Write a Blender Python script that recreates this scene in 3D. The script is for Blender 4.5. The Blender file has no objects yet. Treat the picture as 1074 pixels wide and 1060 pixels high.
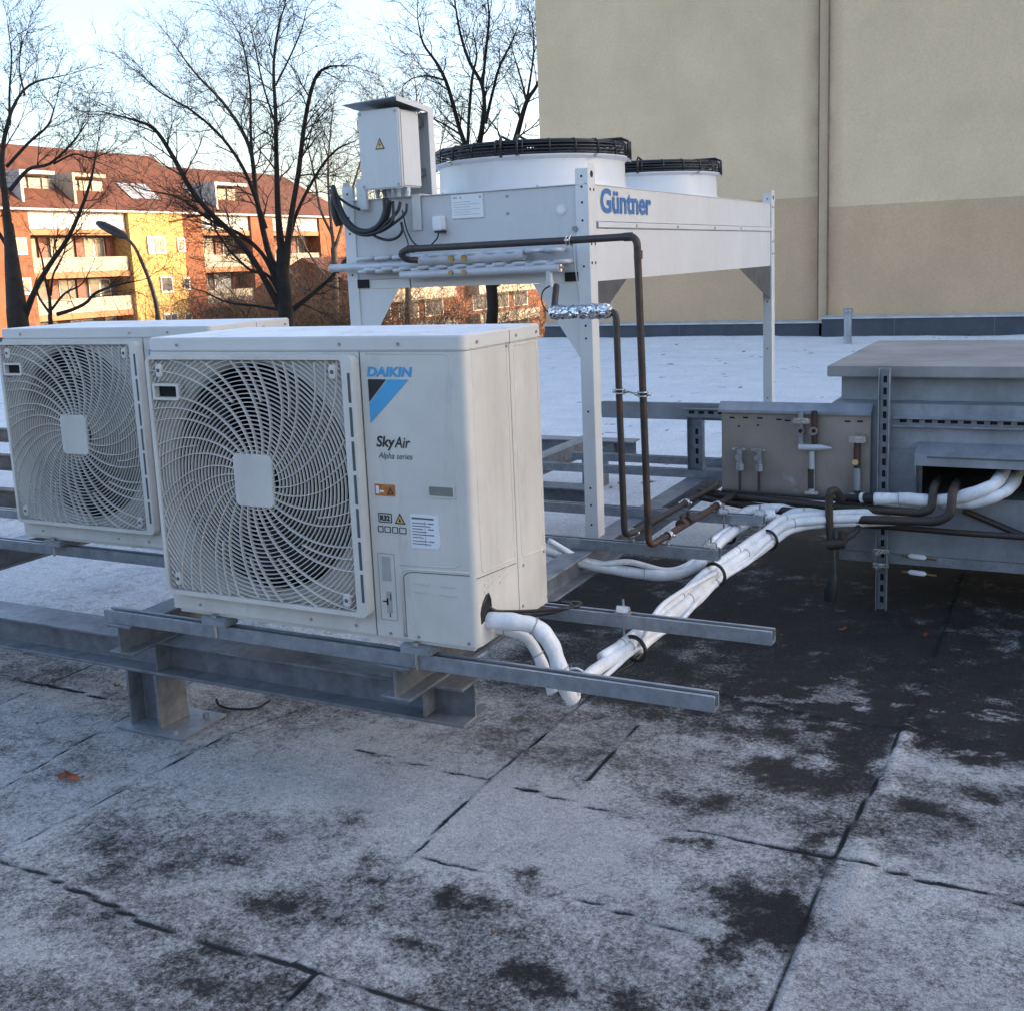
import bpy, bmesh, math, random
import numpy as np
from mathutils import Vector, Matrix, Quaternion
R_ = math.radians
random.seed(7); rng = np.random.default_rng(11)
sc = bpy.context.scene
col = sc.collection
PI = math.pi

# ------------------------------------------------------------------ camera
CR = Vector((0.89173054, 0.45068644, -0.04121139)); CU = Vector((-0.04126039, 0.1716433, 0.98429475))
CF = Vector((-0.45068196, 0.87602529, -0.17165507)); CP = Vector((1.41529534, -2.50788641, 1.02982934))
FPX, CX, CY = 1163.9, 537.0, 477.63
cam = bpy.data.cameras.new('camera'); camo = bpy.data.objects.new('camera', cam); col.objects.link(camo)
M = Matrix((CR, CU, -CF)).transposed().to_4x4(); M.translation = CP
camo.matrix_world = M
cam.sensor_fit = 'HORIZONTAL'; cam.sensor_width = 36.0; cam.lens = FPX / 1074 * 36
cam.shift_y = (CY - 530) / 1074
cam.clip_start = .05; cam.clip_end = 800
sc.camera = camo

def ray(px, py): return CF + CR * ((px - CX) / FPX) - CU * ((py - CY) / FPX)
def P(px, py, ax, v):
    """point of the photograph on a real plane (used to take measurements of the place)"""
    r = ray(px, py); i = 'xyz'.index(ax); return CP + r * ((v - CP[i]) / r[i])
def PD(px, py, d): return CP + ray(px, py) * d

# ------------------------------------------------------------------ materials
def nt(name):
    m = bpy.data.materials.new(name); m.use_nodes = True
    n = m.node_tree; b = n.nodes['Principled BSDF']; return m, n, b
def N(n, t, **k):
    x = n.nodes.new(t)
    for a, v in k.items():
        if a in x.inputs: x.inputs[a].default_value = v
        else: setattr(x, a, v)
    return x
def noise(n, scale, detail=4, rough=.6, coord='Object', stretch=None, dist=0):
    tc = N(n, 'ShaderNodeTexCoord'); src = tc.outputs[coord]
    if stretch:
        mp = N(n, 'ShaderNodeMapping'); mp.inputs['Scale'].default_value = stretch
        n.links.new(src, mp.inputs[0]); src = mp.outputs[0]
    t = N(n, 'ShaderNodeTexNoise', Scale=scale, Detail=detail, Roughness=rough, Distortion=dist)
    n.links.new(src, t.inputs['Vector']); return t.outputs['Fac']
def ramp(n, fac, stops):
    r = N(n, 'ShaderNodeValToRGB'); e = r.color_ramp.elements
    while len(e) < len(stops): e.new(.5)
    for i, (p, c) in enumerate(stops):
        e[i].position = p; e[i].color = (c if hasattr(c, '__len__') else (c, c, c)) + (() if hasattr(c, '__len__') and len(c) == 4 else (1,)) if hasattr(c, '__len__') else (c, c, c, 1)
    n.links.new(fac, r.inputs[0]); return r.outputs[0]
def mix(n, fac, a, b):
    x = N(n, 'ShaderNodeMix', data_type='RGBA')
    for s, v in ((0, fac), (6, a), (7, b)):
        if isinstance(v, (int, float)): x.inputs[s].default_value = v
        elif isinstance(v, tuple): x.inputs[s].default_value = v + (1,)
        else: n.links.new(v, x.inputs[s])
    return x.outputs[2]
def bump(n, b, h, s=.2, d=.01):
    x = N(n, 'ShaderNodeBump', Strength=s, Distance=d); n.links.new(h, x.inputs['Height']); n.links.new(x.outputs[0], b.inputs['Normal'])
def mat(name, c, rough=.5, metal=0., var=.12, scale=6, c2=None, bs=0., bscale=60, frost=0, spec=.5, lo=.35, hi=.7, dirt=0, scuff=0):
    m, n, b = nt(name)
    c2 = c2 or tuple(v * (1 - var * 1.6) for v in c); ch = tuple(min(1, v * (1 + var * .4)) for v in c)
    base = ramp(n, noise(n, scale, 6, .65), [(lo, c2), (hi, ch)])
    if dirt:
        base = mix(n, ramp(n, noise(n, scale * 4, 6, .75, stretch=(1, 1, .25)), [(.55, 0.), (.72, dirt)]), base, (.16, .14, .12))
    if scuff:
        base = mix(n, ramp(n, noise(n, 14, 9, .8, stretch=(1, 1, .45)), [(.60, 0.), (.68, scuff)]), base, (.78, .80, .83))
        base = mix(n, ramp(n, noise(n, 5, 9, .75, stretch=(1, 1, .12)), [(.50, 0.), (.70, scuff * .8)]), base, (.30, .28, .25))
    if frost:
        g = N(n, 'ShaderNodeNewGeometry'); s = N(n, 'ShaderNodeSeparateXYZ'); n.links.new(g.outputs['Normal'], s.inputs[0])
        up = ramp(n, s.outputs['Z'], [(.6, 0.), (.85, 1.)])
        f = ramp(n, noise(n, 9, 10, .8), [(.38, .1), (.50, 1.)])
        mu = N(n, 'ShaderNodeMath', operation='MULTIPLY'); n.links.new(up, mu.inputs[0]); n.links.new(f, mu.inputs[1])
        m2 = N(n, 'ShaderNodeMath', operation='MULTIPLY'); n.links.new(mu.outputs[0], m2.inputs[0]); m2.inputs[1].default_value = frost
        base = mix(n, m2.outputs[0], base, (.78, .81, .85))
    n.links.new(base, b.inputs['Base Color'])
    b.inputs['Metallic'].default_value = metal
    rr = ramp(n, noise(n, scale * 2.3, 5), [(.3, max(0, rough - .1)), (.7, min(1, rough + .1))]); n.links.new(rr, b.inputs['Roughness'])
    b.inputs['Specular IOR Level'].default_value = spec
    if bs: bump(n, b, noise(n, bscale, 6, .7), bs, .004)
    return m

BEIGE = mat('cream_painted_metal', (.62, .60, .555), .42, var=.09, scale=3, bs=.05, bscale=180, dirt=.22, scuff=.35)
BEIGE_TOP = mat('cream_metal_with_frost', (.60, .595, .57), .5, var=.06, scale=3, frost=.85)
GRILLE = mat('cream_plastic_grille', (.64, .61, .56), .5, var=.1, scale=5)
WHITEP = mat('light_grey_powder_coat', (.66, .66, .655), .38, var=.05, scale=2, bs=.04, bscale=140, dirt=.12, scuff=.18)
GUSM = mat('dark_grey_bracket', (.085, .085, .09), .5, var=.2)
DRUM = mat('light_grey_fan_drum', (.64, .65, .665), .35, var=.05, scale=2, dirt=.08)
WHITEG = mat('grey_side_panel', (.54, .55, .56), .4, var=.06, scale=2, dirt=.12, scuff=.2)
GALV = mat('galvanised_steel', (.24, .255, .28), .5, .45, var=.25, scale=14, bs=.1, bscale=90, frost=.14, dirt=.4)
GALVR = mat('galvanised_strut_rail', (.33, .355, .39), .42, .5, var=.2, scale=20, bs=.06, frost=.2, dirt=.3)
GALVD = mat('weathered_galvanised_sheet', (.34, .365, .40), .5, .45, var=.22, scale=5, bs=.05, bscale=30, dirt=.3)
LIDM = mat('dull_zinc_lid', (.33, .325, .32), .6, .3, var=.2, scale=2.5, dirt=.2, bs=.05, bscale=30)
STAIN = mat('stainless_plate', (.37, .325, .29), .42, .45, var=.15, scale=3, dirt=.25)
CHROME = mat('bright_clamp_steel', (.66, .65, .63), .25, .85, var=.2, scale=30)
BRASS = mat('brass_fitting', (.5, .33, .14), .4, .8, var=.2, scale=30)
BLACK = mat('black_rubber', (.018, .018, .02), .55, var=.2)
BLACKW = mat('black_wire_guard', (.015, .017, .02), .4, var=.2)
CAVITY = mat('dark_interior', (.008, .008, .009), .8, var=.2)
BLADE = mat('dark_grey_fan_blade', (.022, .023, .026), .5, var=.1)
COIL = mat('dark_heat_exchanger', (.045, .047, .05), .6, .3, var=.3, scale=40)
COPPER = mat('aged_copper_pipe', (.05, .044, .042), .5, .4, c2=(.11, .045, .028), scale=9, lo=.28, hi=.42, bs=.2, bscale=60)
COPPERR = mat('rust_brown_copper_pipe', (.085, .038, .027), .6, .2, c2=(.038, .03, .027), scale=11, lo=.46, hi=.62, bs=.2, bscale=60)
OLDPIPE = mat('black_weathered_pipe', (.035, .034, .035), .55, .3, c2=(.07, .05, .035), scale=9, bs=.3)
INSUL = mat('white_wrapped_insulation', (.80, .81, .82), .45, var=.12, scale=12, bs=.9, bscale=38, dirt=.35)
TIE = mat('pale_tape_edge', (.45, .45, .45), .6, var=.3)
CABLE = mat('black_cable', (.014, .015, .018), .45, var=.2)
GREYP = mat('grey_header_pipe', (.52, .54, .57), .4, .1, var=.1, scale=9)
BLUE = mat('blue_lettering', (.02, .12, .38), .4, var=.05)
LBLUE = mat('light_blue_print', (.05, .33, .62), .4, var=.05)
DBLUE = mat('dark_blue_lettering', (.05, .16, .40), .4, var=.05)
INK = mat('black_print', (.02, .02, .022), .45, var=.1)
PAPER = mat('white_label', (.72, .74, .76), .4, var=.05)
ORANGE = mat('orange_warning_label', (.55, .19, .05), .5, var=.3, scale=60)
YELLOW = mat('amber_warning_sign', (.68, .44, .14), .5, var=.1)
GASKET = mat('seam_shadow_gap', (.10, .10, .10), .7, var=.1)
LEAFM = mat('orange_brown_leaf', (.30, .07, .02), .6, var=.4, scale=40)
LEAFT = mat('tan_leaf', (.30, .18, .08), .7, var=.4, scale=40)
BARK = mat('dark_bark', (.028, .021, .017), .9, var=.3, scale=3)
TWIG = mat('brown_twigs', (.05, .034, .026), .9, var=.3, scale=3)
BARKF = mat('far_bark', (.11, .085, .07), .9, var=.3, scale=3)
STEELD = mat('dark_lamp_pole', (.035, .033, .032), .5, .3, var=.2)

m, n, b = nt('crinkled_foil'); FOIL = m
b.inputs['Base Color'].default_value = (.72, .73, .75, 1); b.inputs['Metallic'].default_value = 1; b.inputs['Roughness'].default_value = .22
v = N(n, 'ShaderNodeTexVoronoi', Scale=70.0); tc = N(n, 'ShaderNodeTexCoord'); n.links.new(tc.outputs['Object'], v.inputs['Vector'])
bump(n, b, v.outputs['Distance'], .9, .01)

def stucco(name, c, rust=None, scale=90):
    m, n, b = nt(name)
    base = ramp(n, noise(n, .9, 7, .6), [(.32, tuple(v * .90 for v in c)), (.68, tuple(v * 1.06 for v in c))])
    base = mix(n, ramp(n, noise(n, 22, 6, .8), [(.52, 0.), (.72, .32)]), base, tuple(v * .68 for v in c))
    base = mix(n, ramp(n, noise(n, 26, 6, .85), [(.38, .28), (.6, 0.)]), base, tuple(v * .6 for v in c))
    base = mix(n, ramp(n, noise(n, 1.3, 5, .7, stretch=(3, 3, .2)), [(.55, 0.), (.8, .25)]), base, tuple(v * .75 for v in c))
    if rust:
        tc = N(n, 'ShaderNodeTexCoord'); s = N(n, 'ShaderNodeSeparateXYZ'); n.links.new(tc.outputs['Object'], s.inputs[0])
        a = N(n, 'ShaderNodeMath', operation='SUBTRACT'); n.links.new(s.outputs['X'], a.inputs[0]); a.inputs[1].default_value = rust
        ab = N(n, 'ShaderNodeMath', operation='ABSOLUTE'); n.links.new(a.outputs[0], ab.inputs[0])
        f = ramp(n, ab.outputs[0], [(.0, 1.), (.38, 0.)])
        q = ramp(n, noise(n, 1.8, 6, .7), [(.28, .25), (.62, .95)])
        mu = N(n, 'ShaderNodeMath', operation='MULTIPLY'); n.links.new(f, mu.inputs[0]); n.links.new(q, mu.inputs[1])
        base = mix(n, mu.outputs[0], base, (.30, .18, .115))
    n.links.new(base, b.inputs['Base Color']); b.inputs['Roughness'].default_value = .95
    bump(n, b, noise(n, scale * .35, 8, .8), 1.0, .03)
    return m
WALLU = stucco('pale_stucco', (.81, .60, .385), rust=-2.6)
WALLL = stucco('tan_stucco', (.65, .44, .27), rust=-2.6)
JBEAD = mat('rusty_joint_bead', (.24, .16, .11), .9, var=.3, scale=3)
JSTR = stucco('ochre_joint_stucco', (.64, .47, .31), rust=None)
BRICKD = mat('dark_brick', (.17, .16, .155), .9, var=.3, scale=4)
BITUM = mat('bitumen_upstand', (.035, .042, .055), .8, var=.3, scale=3, bs=.4, bscale=30, c2=(.06, .065, .08))
FASC = mat('pale_metal_trim', (.48, .49, .50), .4, .3, var=.15)
YEL = mat('yellow_render', (.62, .37, .12), .9, var=.08, scale=.6)
ORR = mat('orange_brown_render', (.30, .105, .045), .9, var=.2, scale=.6)
BRICK = mat('orange_brick', (.27, .10, .045), .9, var=.3, scale=3)
CREAM = mat('cream_parapet', (.48, .40, .29), .85, var=.12, scale=1.2)
WHITEW = mat('white_parapet', (.56, .53, .48), .8, var=.1, scale=1.2)
RTILE = mat('red_brown_roof_tiles', (.135, .044, .023), .9, var=.25, scale=1.1, bs=.5, bscale=5)
GLASSD = mat('dark_window_glass', (.06, .06, .07), .15, var=.4, scale=.9, c2=(.2, .17, .14))
GLASSL = mat('pale_glazing', (.45, .46, .47), .2, var=.4, scale=.9, c2=(.14, .13, .13))
DOORR = mat('red_brown_door', (.28, .075, .035), .6, var=.2)
FRAMEW = mat('white_window_frame', (.60, .56, .50), .6, var=.05)
ORST = mat('orange_slab_edge', (.48, .21, .10), .9, var=.1)
TAUPE = mat('taupe_balcony_wall', (.16, .115, .09), .9, var=.3, scale=1)

# ------------------------------------------------------------------ mesh helpers
class MB:
    def __init__(s): s.v = []; s.f = []
    def add(s, vs, fs):
        k = len(s.v); s.v += [tuple(v) for v in vs]; s.f += [tuple(i + k for i in f) for f in fs]; return s
    def box(s, x0, x1, y0, y1, z0, z1):
        return s.add([(x, y, z) for x in (x0, x1) for y in (y0, y1) for z in (z0, z1)],
                     [(0, 1, 3, 2), (4, 6, 7, 5), (0, 4, 5, 1), (2, 3, 7, 6), (0, 2, 6, 4), (1, 5, 7, 3)])
    def prism(s, pts, a, b, ax='x'):
        """pts 2D outline extruded a..b along ax. x:(y,z) y:(x,z) z:(x,y)"""
        n = len(pts)
        f = {'x': lambda p, t: (t, p[0], p[1]), 'y': lambda p, t: (p[0], t, p[1]), 'z': lambda p, t: (p[0], p[1], t)}[ax]
        return s.add([f(p, a) for p in pts] + [f(p, b) for p in pts],
                     [tuple(range(n)), tuple(range(2 * n - 1, n - 1, -1))] + [(i, i + n, (i + 1) % n + n, (i + 1) % n) for i in range(n)])
    def tube(s, path, r, n=10, caps=True, flat=1.0):
        path = [Vector(p) for p in path]; m = len(path)
        rs = r if hasattr(r, '__len__') else [r] * m
        t = (path[1] - path[0]).normalized(); u = t.orthogonal().normalized(); rings = []; k = len(s.v)
        for i, p in enumerate(path):
            tt = (path[min(i + 1, m - 1)] - path[max(i - 1, 0)])
            if tt.length > 1e-9: tt.normalize()
            else: tt = t
            q = t.rotation_difference(tt); u = (q @ u); u = (u - tt * u.dot(tt)).normalized(); t = tt; w = t.cross(u)
            for j in range(n):
                a = 2 * PI * j / n
                s.v.append(tuple(p + (u * math.cos(a) + w * math.sin(a) * flat) * rs[i]))
        for i in range(m - 1):
            for j in range(n):
                s.f.append((k + i * n + j, k + i * n + (j + 1) % n, k + (i + 1) * n + (j + 1) % n, k + (i + 1) * n + j))
        if caps:
            s.f.append(tuple(k + j for j in reversed(range(n)))); s.f.append(tuple(k + (m - 1) * n + j for j in range(n)))
        return s
    def lathe(s, prof, c, n=48, close=False):
        k = len(s.v); m = len(prof)
        for r, z in prof:
            for j in range(n):
                a = 2 * PI * j / n; s.v.append((c[0] + r * math.cos(a), c[1] + r * math.sin(a), c[2] + z))
        for i in range(m if close else m - 1):
            i2 = (i + 1) % m
            for j in range(n): s.f.append((k + i * n + j, k + i * n + (j + 1) % n, k + i2 * n + (j + 1) % n, k + i2 * n + j))
        return s
    def build(s, name, m, parent=None, bevel=0, smooth=False, kind=None, seg=2):
        me = bpy.data.meshes.new(name); me.from_pydata(s.v, [], s.f); me.materials.append(m)
        bm = bmesh.new(); bm.from_mesh(me)
        bmesh.ops.recalc_face_normals(bm, faces=bm.faces)
        if bevel:
            ed = [e for e in bm.edges if len(e.link_faces) == 2 and e.calc_face_angle(0) > .6]
            bmesh.ops.bevel(bm, geom=ed, offset=bevel, segments=seg, affect='EDGES', clamp_overlap=True)
        bm.to_mesh(me); bm.free()
        if smooth or bevel:
            me.polygons.foreach_set('use_smooth', [True] * len(me.polygons))
            if smooth != 'all':
                try: me.set_sharp_from_angle(angle=R_(38))
                except Exception: pass
        o = bpy.data.objects.new(name, me); col.objects.link(o)
        if parent is not None: o.parent = parent; o.matrix_parent_inverse = PINV(parent)
        if kind: o['kind'] = kind
        return o
def WM(o):
    if o is None: return Matrix.Identity(4)
    return WM(o.parent) @ (o.matrix_parent_inverse if o.parent else Matrix.Identity(4)) @ o.matrix_basis
def _split(s, name, m, parent=None, **k):
    par = list(range(len(s.v)))
    def fd(i):
        while par[i] != i: par[i] = par[par[i]]; i = par[i]
        return i
    for f in s.f:
        for j in f[1:]: par[fd(j)] = fd(f[0])
    grp = {}
    for f in s.f: grp.setdefault(fd(f[0]), []).append(f)
    out = []
    for fs in grp.values():
        ids = sorted({i for f in fs for i in f}); mp = {i: q for q, i in enumerate(ids)}; b = MB(); b.v = [s.v[i] for i in ids]; b.f = [tuple(mp[i] for i in f) for f in fs]
        out.append(b.build(name, m, parent, **k))
    return out
MB.split = _split
def PINV(p): return WM(p).inverted()
def thing(name, label, cat, loc=(0, 0, 0), group=None):
    o = bpy.data.objects.new(name, None); o.empty_display_size = .1; col.objects.link(o); o.location = loc
    return tag(o, label, cat, group)
def tag(o, label, cat, group=None):
    o['label'] = label; o['category'] = cat
    if group: o['group'] = group
    return o
def curve(pts, k=8):
    """Catmull-Rom through points"""
    p = [Vector(q) for q in pts]; p = [p[0] * 2 - p[1]] + p + [p[-1] * 2 - p[-2]]; out = []
    for i in range(1, len(p) - 2):
        for j in range(k):
            t = j / k; a, b, c, d = p[i - 1], p[i], p[i + 1], p[i + 2]
            out.append(.5 * (2 * b + (c - a) * t + (2 * a - 5 * b + 4 * c - d) * t * t + (3 * b - a - 3 * c + d) * t ** 3))
    out.append(p[-2]); return out
def elbows(pts, r=.04, k=6):
    """polyline with rounded corners"""
    p = [Vector(q) for q in pts]; out = [p[0]]
    for i in range(1, len(p) - 1):
        a = (p[i - 1] - p[i]); b = (p[i + 1] - p[i]); l = min(r, a.length * .45, b.length * .45)
        A = p[i] + a.normalized() * l; B = p[i] + b.normalized() * l
        for j in range(k + 1):
            t = j / k; out.append(A * (1 - t) ** 2 + p[i] * 2 * t * (1 - t) + B * t * t)
    out.append(p[-1]); return out
def mod(path, r, amp=.06, f=6):
    ph = random.uniform(0, 6)
    return [r * (1 + amp * (math.sin(i * .37 + ph) * .6 + math.sin(i * .93 + ph * 2) * .4)) for i in range(len(path))]

def textmesh(name, s, m, parent, origin, xdir, updir, width, height, shear=0, bold=0, thick=.0006, stretchfit=True):
    cu = bpy.data.curves.new('t', 'FONT'); cu.body = s; cu.offset = bold; cu.shear = 0; cu.resolution_u = 4
    o = bpy.data.objects.new('t', cu); col.objects.link(o)
    bpy.context.view_layer.update()
    dg = bpy.context.evaluated_depsgraph_get(); me = bpy.data.meshes.new_from_object(o.evaluated_get(dg))
    bpy.data.objects.remove(o); me.name = name
    vs = np.array([v.co[:] for v in me.vertices]); mn = vs.min(0); mx = vs.max(0)
    sx = width / (mx[0] - mn[0]); sy = height / (mx[1] - mn[1])
    X = Vector(xdir); U = Vector(updir); Nn = X.cross(U); O = Vector(origin)
    for v in me.vertices:
        a = (v.co.x - mn[0]) * sx; b_ = (v.co.y - mn[1]) * sy
        v.co = O + X * (a + shear * b_) + U * b_ + Nn * thick
    me.materials.clear(); me.materials.append(m)
    r = bpy.data.objects.new(name, me); col.objects.link(r)
    if parent is not None: r.parent = parent; r.matrix_parent_inverse = PINV(parent)
    return r

def disc(mb, c, r, ax, t, n=14):
    """short cylinder along ax (unit vector)"""
    c = Vector(c); a = Vector(ax); return mb.tube([c, c + a * t], r, n)
def ibeam(mb, h, w, tw, tf):
    """I outline centred, bottom at 0"""
    return [(-w/2, 0), (w/2, 0), (w/2, tf), (tw/2, tf), (tw/2, h-tf), (w/2, h-tf), (w/2, h), (-w/2, h), (-w/2, h-tf), (-tw/2, h-tf), (-tw/2, tf), (-w/2, tf)]
def strut(y0, z1, w=.041, h=.041, t=.003):
    """C channel outline open upwards with lips"""
    y1 = y0 + w; z0 = z1 - h
    return [(y0, z0), (y1, z0), (y1, z1), (y1 - .010, z1), (y1 - .010, z1 - .007), (y1 - .007, z1 - .007), (y1 - t, z1 - t), (y1 - t, z0 + t), (y0 + t, z0 + t), (y0 + t, z1 - t), (y0 + .007, z1 - .007), (y0 + .010, z1 - .007), (y0 + .010, z1), (y0, z1)]

# ------------------------------------------------------------------ world and sun
SUN_EL, SUN_AZ = R_(16), math.atan2(.80, .60)         # azimuth measured from +Y towards +X
w = bpy.data.worlds.new('World'); sc.world = w; w.use_nodes = True
wn = w.node_tree; sky = wn.nodes.new('ShaderNodeTexSky'); sky.sky_type = 'NISHITA'; sky.sun_disc = False
sky.sun_elevation = SUN_EL; sky.sun_rotation = SUN_AZ; sky.altitude = 50; sky.air_density = 1.0; sky.dust_density = 2.6; sky.ozone_density = 1.0
tn = wn.nodes.new('ShaderNodeMix'); tn.data_type = 'RGBA'; tn.blend_type = 'MULTIPLY'; tn.inputs[0].default_value = 1; tn.inputs[7].default_value = (1.0, .985, 1.03, 1)
wn.links.new(sky.outputs[0], tn.inputs[6]); wn.links.new(tn.outputs[2], wn.nodes['Background'].inputs[0]); wn.nodes['Background'].inputs[1].default_value = .15
sd = bpy.data.lights.new('sun', 'SUN'); sd.energy = 2.1; sd.angle = R_(.5); sd.color = (1, .80, .58)
so = bpy.data.objects.new('sun', sd); col.objects.link(so)
sv = Vector((math.sin(SUN_AZ) * math.cos(SUN_EL), math.cos(SUN_AZ) * math.cos(SUN_EL), math.sin(SUN_EL)))
so.rotation_euler = sv.to_track_quat('Z', 'Y').to_euler(); so.location = (0, 0, 30)
sc.view_settings.view_transform = 'Standard'; sc.view_settings.look = 'None'; sc.view_settings.exposure = 1.82; sc.view_settings.gamma = 1

# ------------------------------------------------------------------ roof surface (one sheet with worn frost, snow and seams)
ZR = -.52
def fbm(x, y, f, oct=4, seed=0, g=.55):
    out = np.zeros_like(x); amp = 1.; tot = 0
    for o in range(oct):
        L = np.random.default_rng(seed + o * 13).random((256, 256)); u = x * f; v = y * f
        i = np.floor(u).astype(int); j = np.floor(v).astype(int); a = u - i; b = v - j
        a = a * a * (3 - 2 * a); b = b * b * (3 - 2 * b); i0 = i % 256; j0 = j % 256; i1 = (i + 1) % 256; j1 = (j + 1) % 256
        out += amp * ((L[i0, j0] * (1 - a) + L[i1, j0] * a) * (1 - b) + (L[i0, j1] * (1 - a) + L[i1, j1] * a) * b); tot += amp; amp *= g; f *= 2.03
    return out / tot
def sst(a, b, x): t = np.clip((x - a) / (b - a), 0, 1); return t * t * (3 - 2 * t)
xs = np.concatenate([np.linspace(-45, -10, 12), np.arange(-9, -4, .06), np.arange(-4, 3, .0125), np.arange(3, 8, .1), np.linspace(8, 45, 10)])
ys = np.concatenate([np.linspace(-30, -2.2, 10), np.arange(-1.8, 3.6, .0125), np.arange(3.6, 17.4, .06)])
X, Y = np.meshgrid(xs, ys, indexing='ij'); nx, ny = X.shape
wx = X + .011 * (fbm(X, Y, 4, 4, 5) - .5) * 2; wy = Y + .016 * (fbm(X, Y, 3.5, 4, 9) - .5) * 2
def seam(pts, wd, seed=0, brk=.45):
    d = np.full(X.shape, 9.); 
    for (ax, ay), (bx, by) in zip(pts, pts[1:]):
        vx, vy = bx - ax, by - ay; t = np.clip(((wx - ax) * vx + (wy - ay) * vy) / (vx * vx + vy * vy), 0, 1)
        d = np.minimum(d, np.hypot(wx - ax - t * vx, wy - ay - t * vy))
    k = sst(brk, brk + .2, fbm(X, Y, 3.1, 3, 40 + seed)); ww = .78 * wd * (.55 + .9 * fbm(X, Y, 6, 3, 60 + seed))
    return np.clip(1 - d / ww, 0, 1) ** .6 * (.62 + .38 * k), d
crack = np.zeros_like(X); H = np.zeros_like(X)
SE = [([(-3.2, -.66), (-1.07, -.671), (-.57, -.729), (-.29, -.735), (-.05, -.724), (-.04, -1.3)], .009, .2), ([(-.05, -.72), (.9, -.75), (2.5, -.7)], .008, .35),
      ([(-.117, -.72), (-.115, -.176), (-.129, .172), (-.105, .742), (-.11, 2.9)], .007, .4), ([(.907, -1.4), (.901, -.202), (.916, .36), (.945, .739), (.972, 1.676), (.98, 3.)], .0085, .15),
      ([(-.63, .275), (-.018, .236), (.286, .204), (.92, .204), (1.356, .156), (3, .1)], .009, .3), ([(.1, 1.17), (.271, 1.159), (.66, 1.083), (1.318, 1.064), (3, 1.05)], .008, .35),
      ([(-1.2, -1.3), (-1.182, -.649), (-1.153, -.374), (-1.119, .217), (-1.031, .469)], .007, .4), ([(-1.53, -.8), (-1.524, -.375), (-1.562, .042), (-1.6, .7)], .007, .3),
      ([(-.089, -.218), (.408, -.225), (.703, -.247)], .007, .4), ([(.151, .799), (.15, .351)], .007, .3), ([(-2.1, -1.3), (-2.13, .9)], .008, .4),
      ([(-3.4, .35), (-1.56, .3)], .007, .35), ([(-1.12, 1.6), (-1.1, 9), (-1.1, 17)], .006, .4), ([(1.93, -2), (1.95, 3)], .009, .3)]
for i, (pp, wd, bk) in enumerate(SE):
    c, d = seam(pp, wd, i, bk); crack = np.maximum(crack, c)
    vert = abs(pp[0][0] - pp[-1][0]) < abs(pp[0][1] - pp[-1][1]); sgn = (wx - np.interp(wy, [p[1] for p in pp], [p[0] for p in pp])) if vert and pp[0][1] < pp[-1][1] else (wy - np.interp(wx, [p[0] for p in pp], [p[1] for p in pp]) if pp[0][0] < pp[-1][0] else d)
    H += -.003 * np.clip(1 - d / .008, 0, 1) + .0045 * np.exp(-(d / .03) ** 2) * (sgn > 0)
    edge = (np.exp(-((d - .016) / .012) ** 2) * (sgn > 0)) if i == 0 else np.maximum(edge, np.exp(-((d - .016) / .012) ** 2) * (sgn > 0))
    if i == 3: ridge = np.exp(-((wx - .975) / .028) ** 2) * (Y < 1.1) * sst(.3, .55, fbm(X, Y, 5, 3, 77)); lap = np.exp(-((wx - .875) / .045) ** 2) * sst(.35, .6, fbm(X, Y, 2.2, 3, 78)) * (Y > -.3)
XX = X + .16 * (fbm(X, Y, 4, 4, 501) - .5) + .06 * (fbm(X, Y, 14, 3, 503) - .5) * 2; YY = Y + .16 * (fbm(X, Y, 4, 4, 502) - .5) + .06 * (fbm(X, Y, 14, 3, 504) - .5) * 2
def blob(cx, cy, rx, ry, a=1., rot=0):
    c, s = math.cos(rot), math.sin(rot); u = ((XX - cx) * c + (YY - cy) * s) / rx; v = (-(XX - cx) * s + (YY - cy) * c) / ry
    return a * np.exp(-(u * u + v * v) * .9)
n1 = fbm(X, Y, 2.2, 5, 101); n2 = fbm(X, Y, 9, 5, 120, .65); n3 = fbm(X, Y, 30, 3, 140, .7)
def G(px, py): q = P(px, py, 'z', ZR); return q.x, q.y
bare = np.zeros_like(X)
for px, py, rx, ry, a in [(800, 945, .13, .10, .8), (770, 975, .09, .08, .7), (745, 838, .22, .12, .7), (860, 820, .20, .11, .95), (905, 760, .30, .16, .9), (1040, 833, .09, .07, .9), (985, 765, .16, .16, .9),
                      (960, 850, .18, .06, .7), (745, 882, .09, .05, .7), (542, 1020, .07, .07, .85), (450, 945, .10, .07, .75), (430, 1000, .07, .07, .55), (305, 950, .14, .12, .45), (270, 885, .16, .10, .4), (410, 935, .10, .06, .5),
                      (790, 700, .4, .12, .8), (930, 668, .3, .14, .9), (850, 860, .08, .12, .7), (870, 885, .06, .12, .8), (640, 790, .10, .06, .5), (760, 990, .12, .08, .6), (1000, 960, .16, .05, .3), (700, 830, .12, .05, .45), (880, 700, .5, .16, .5), (590, 1035, .1, .05, .5), (660, 1050, .09, .06, .5), (820, 800, .25, .10, .6), (930, 720, .22, .25, 1.), (900, 790, .12, .16, .9), (1030, 720, .3, .08, .8), (850, 900, .08, .10, .7), (760, 940, .12, .08, .7), (700, 700, .3, .08, .6), (1050, 870, .12, .05, .5), (350, 860, .2, .08, .35), (900, 720, .34, .26, 1.3), (880, 770, .18, .2, 1.2), (760, 760, .3, .07, .8), (720, 670, .35, .12, .7), (820, 960, .10, .16, .9), (470, 960, .2, .1, .5), (560, 930, .15, .06, .4), (230, 1000, .2, .1, .3), (100, 980, .2, .1, .3)]:
    gx_, gy_ = G(px, py); bare = np.maximum(bare, blob(gx_, gy_, rx, ry, a))
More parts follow.
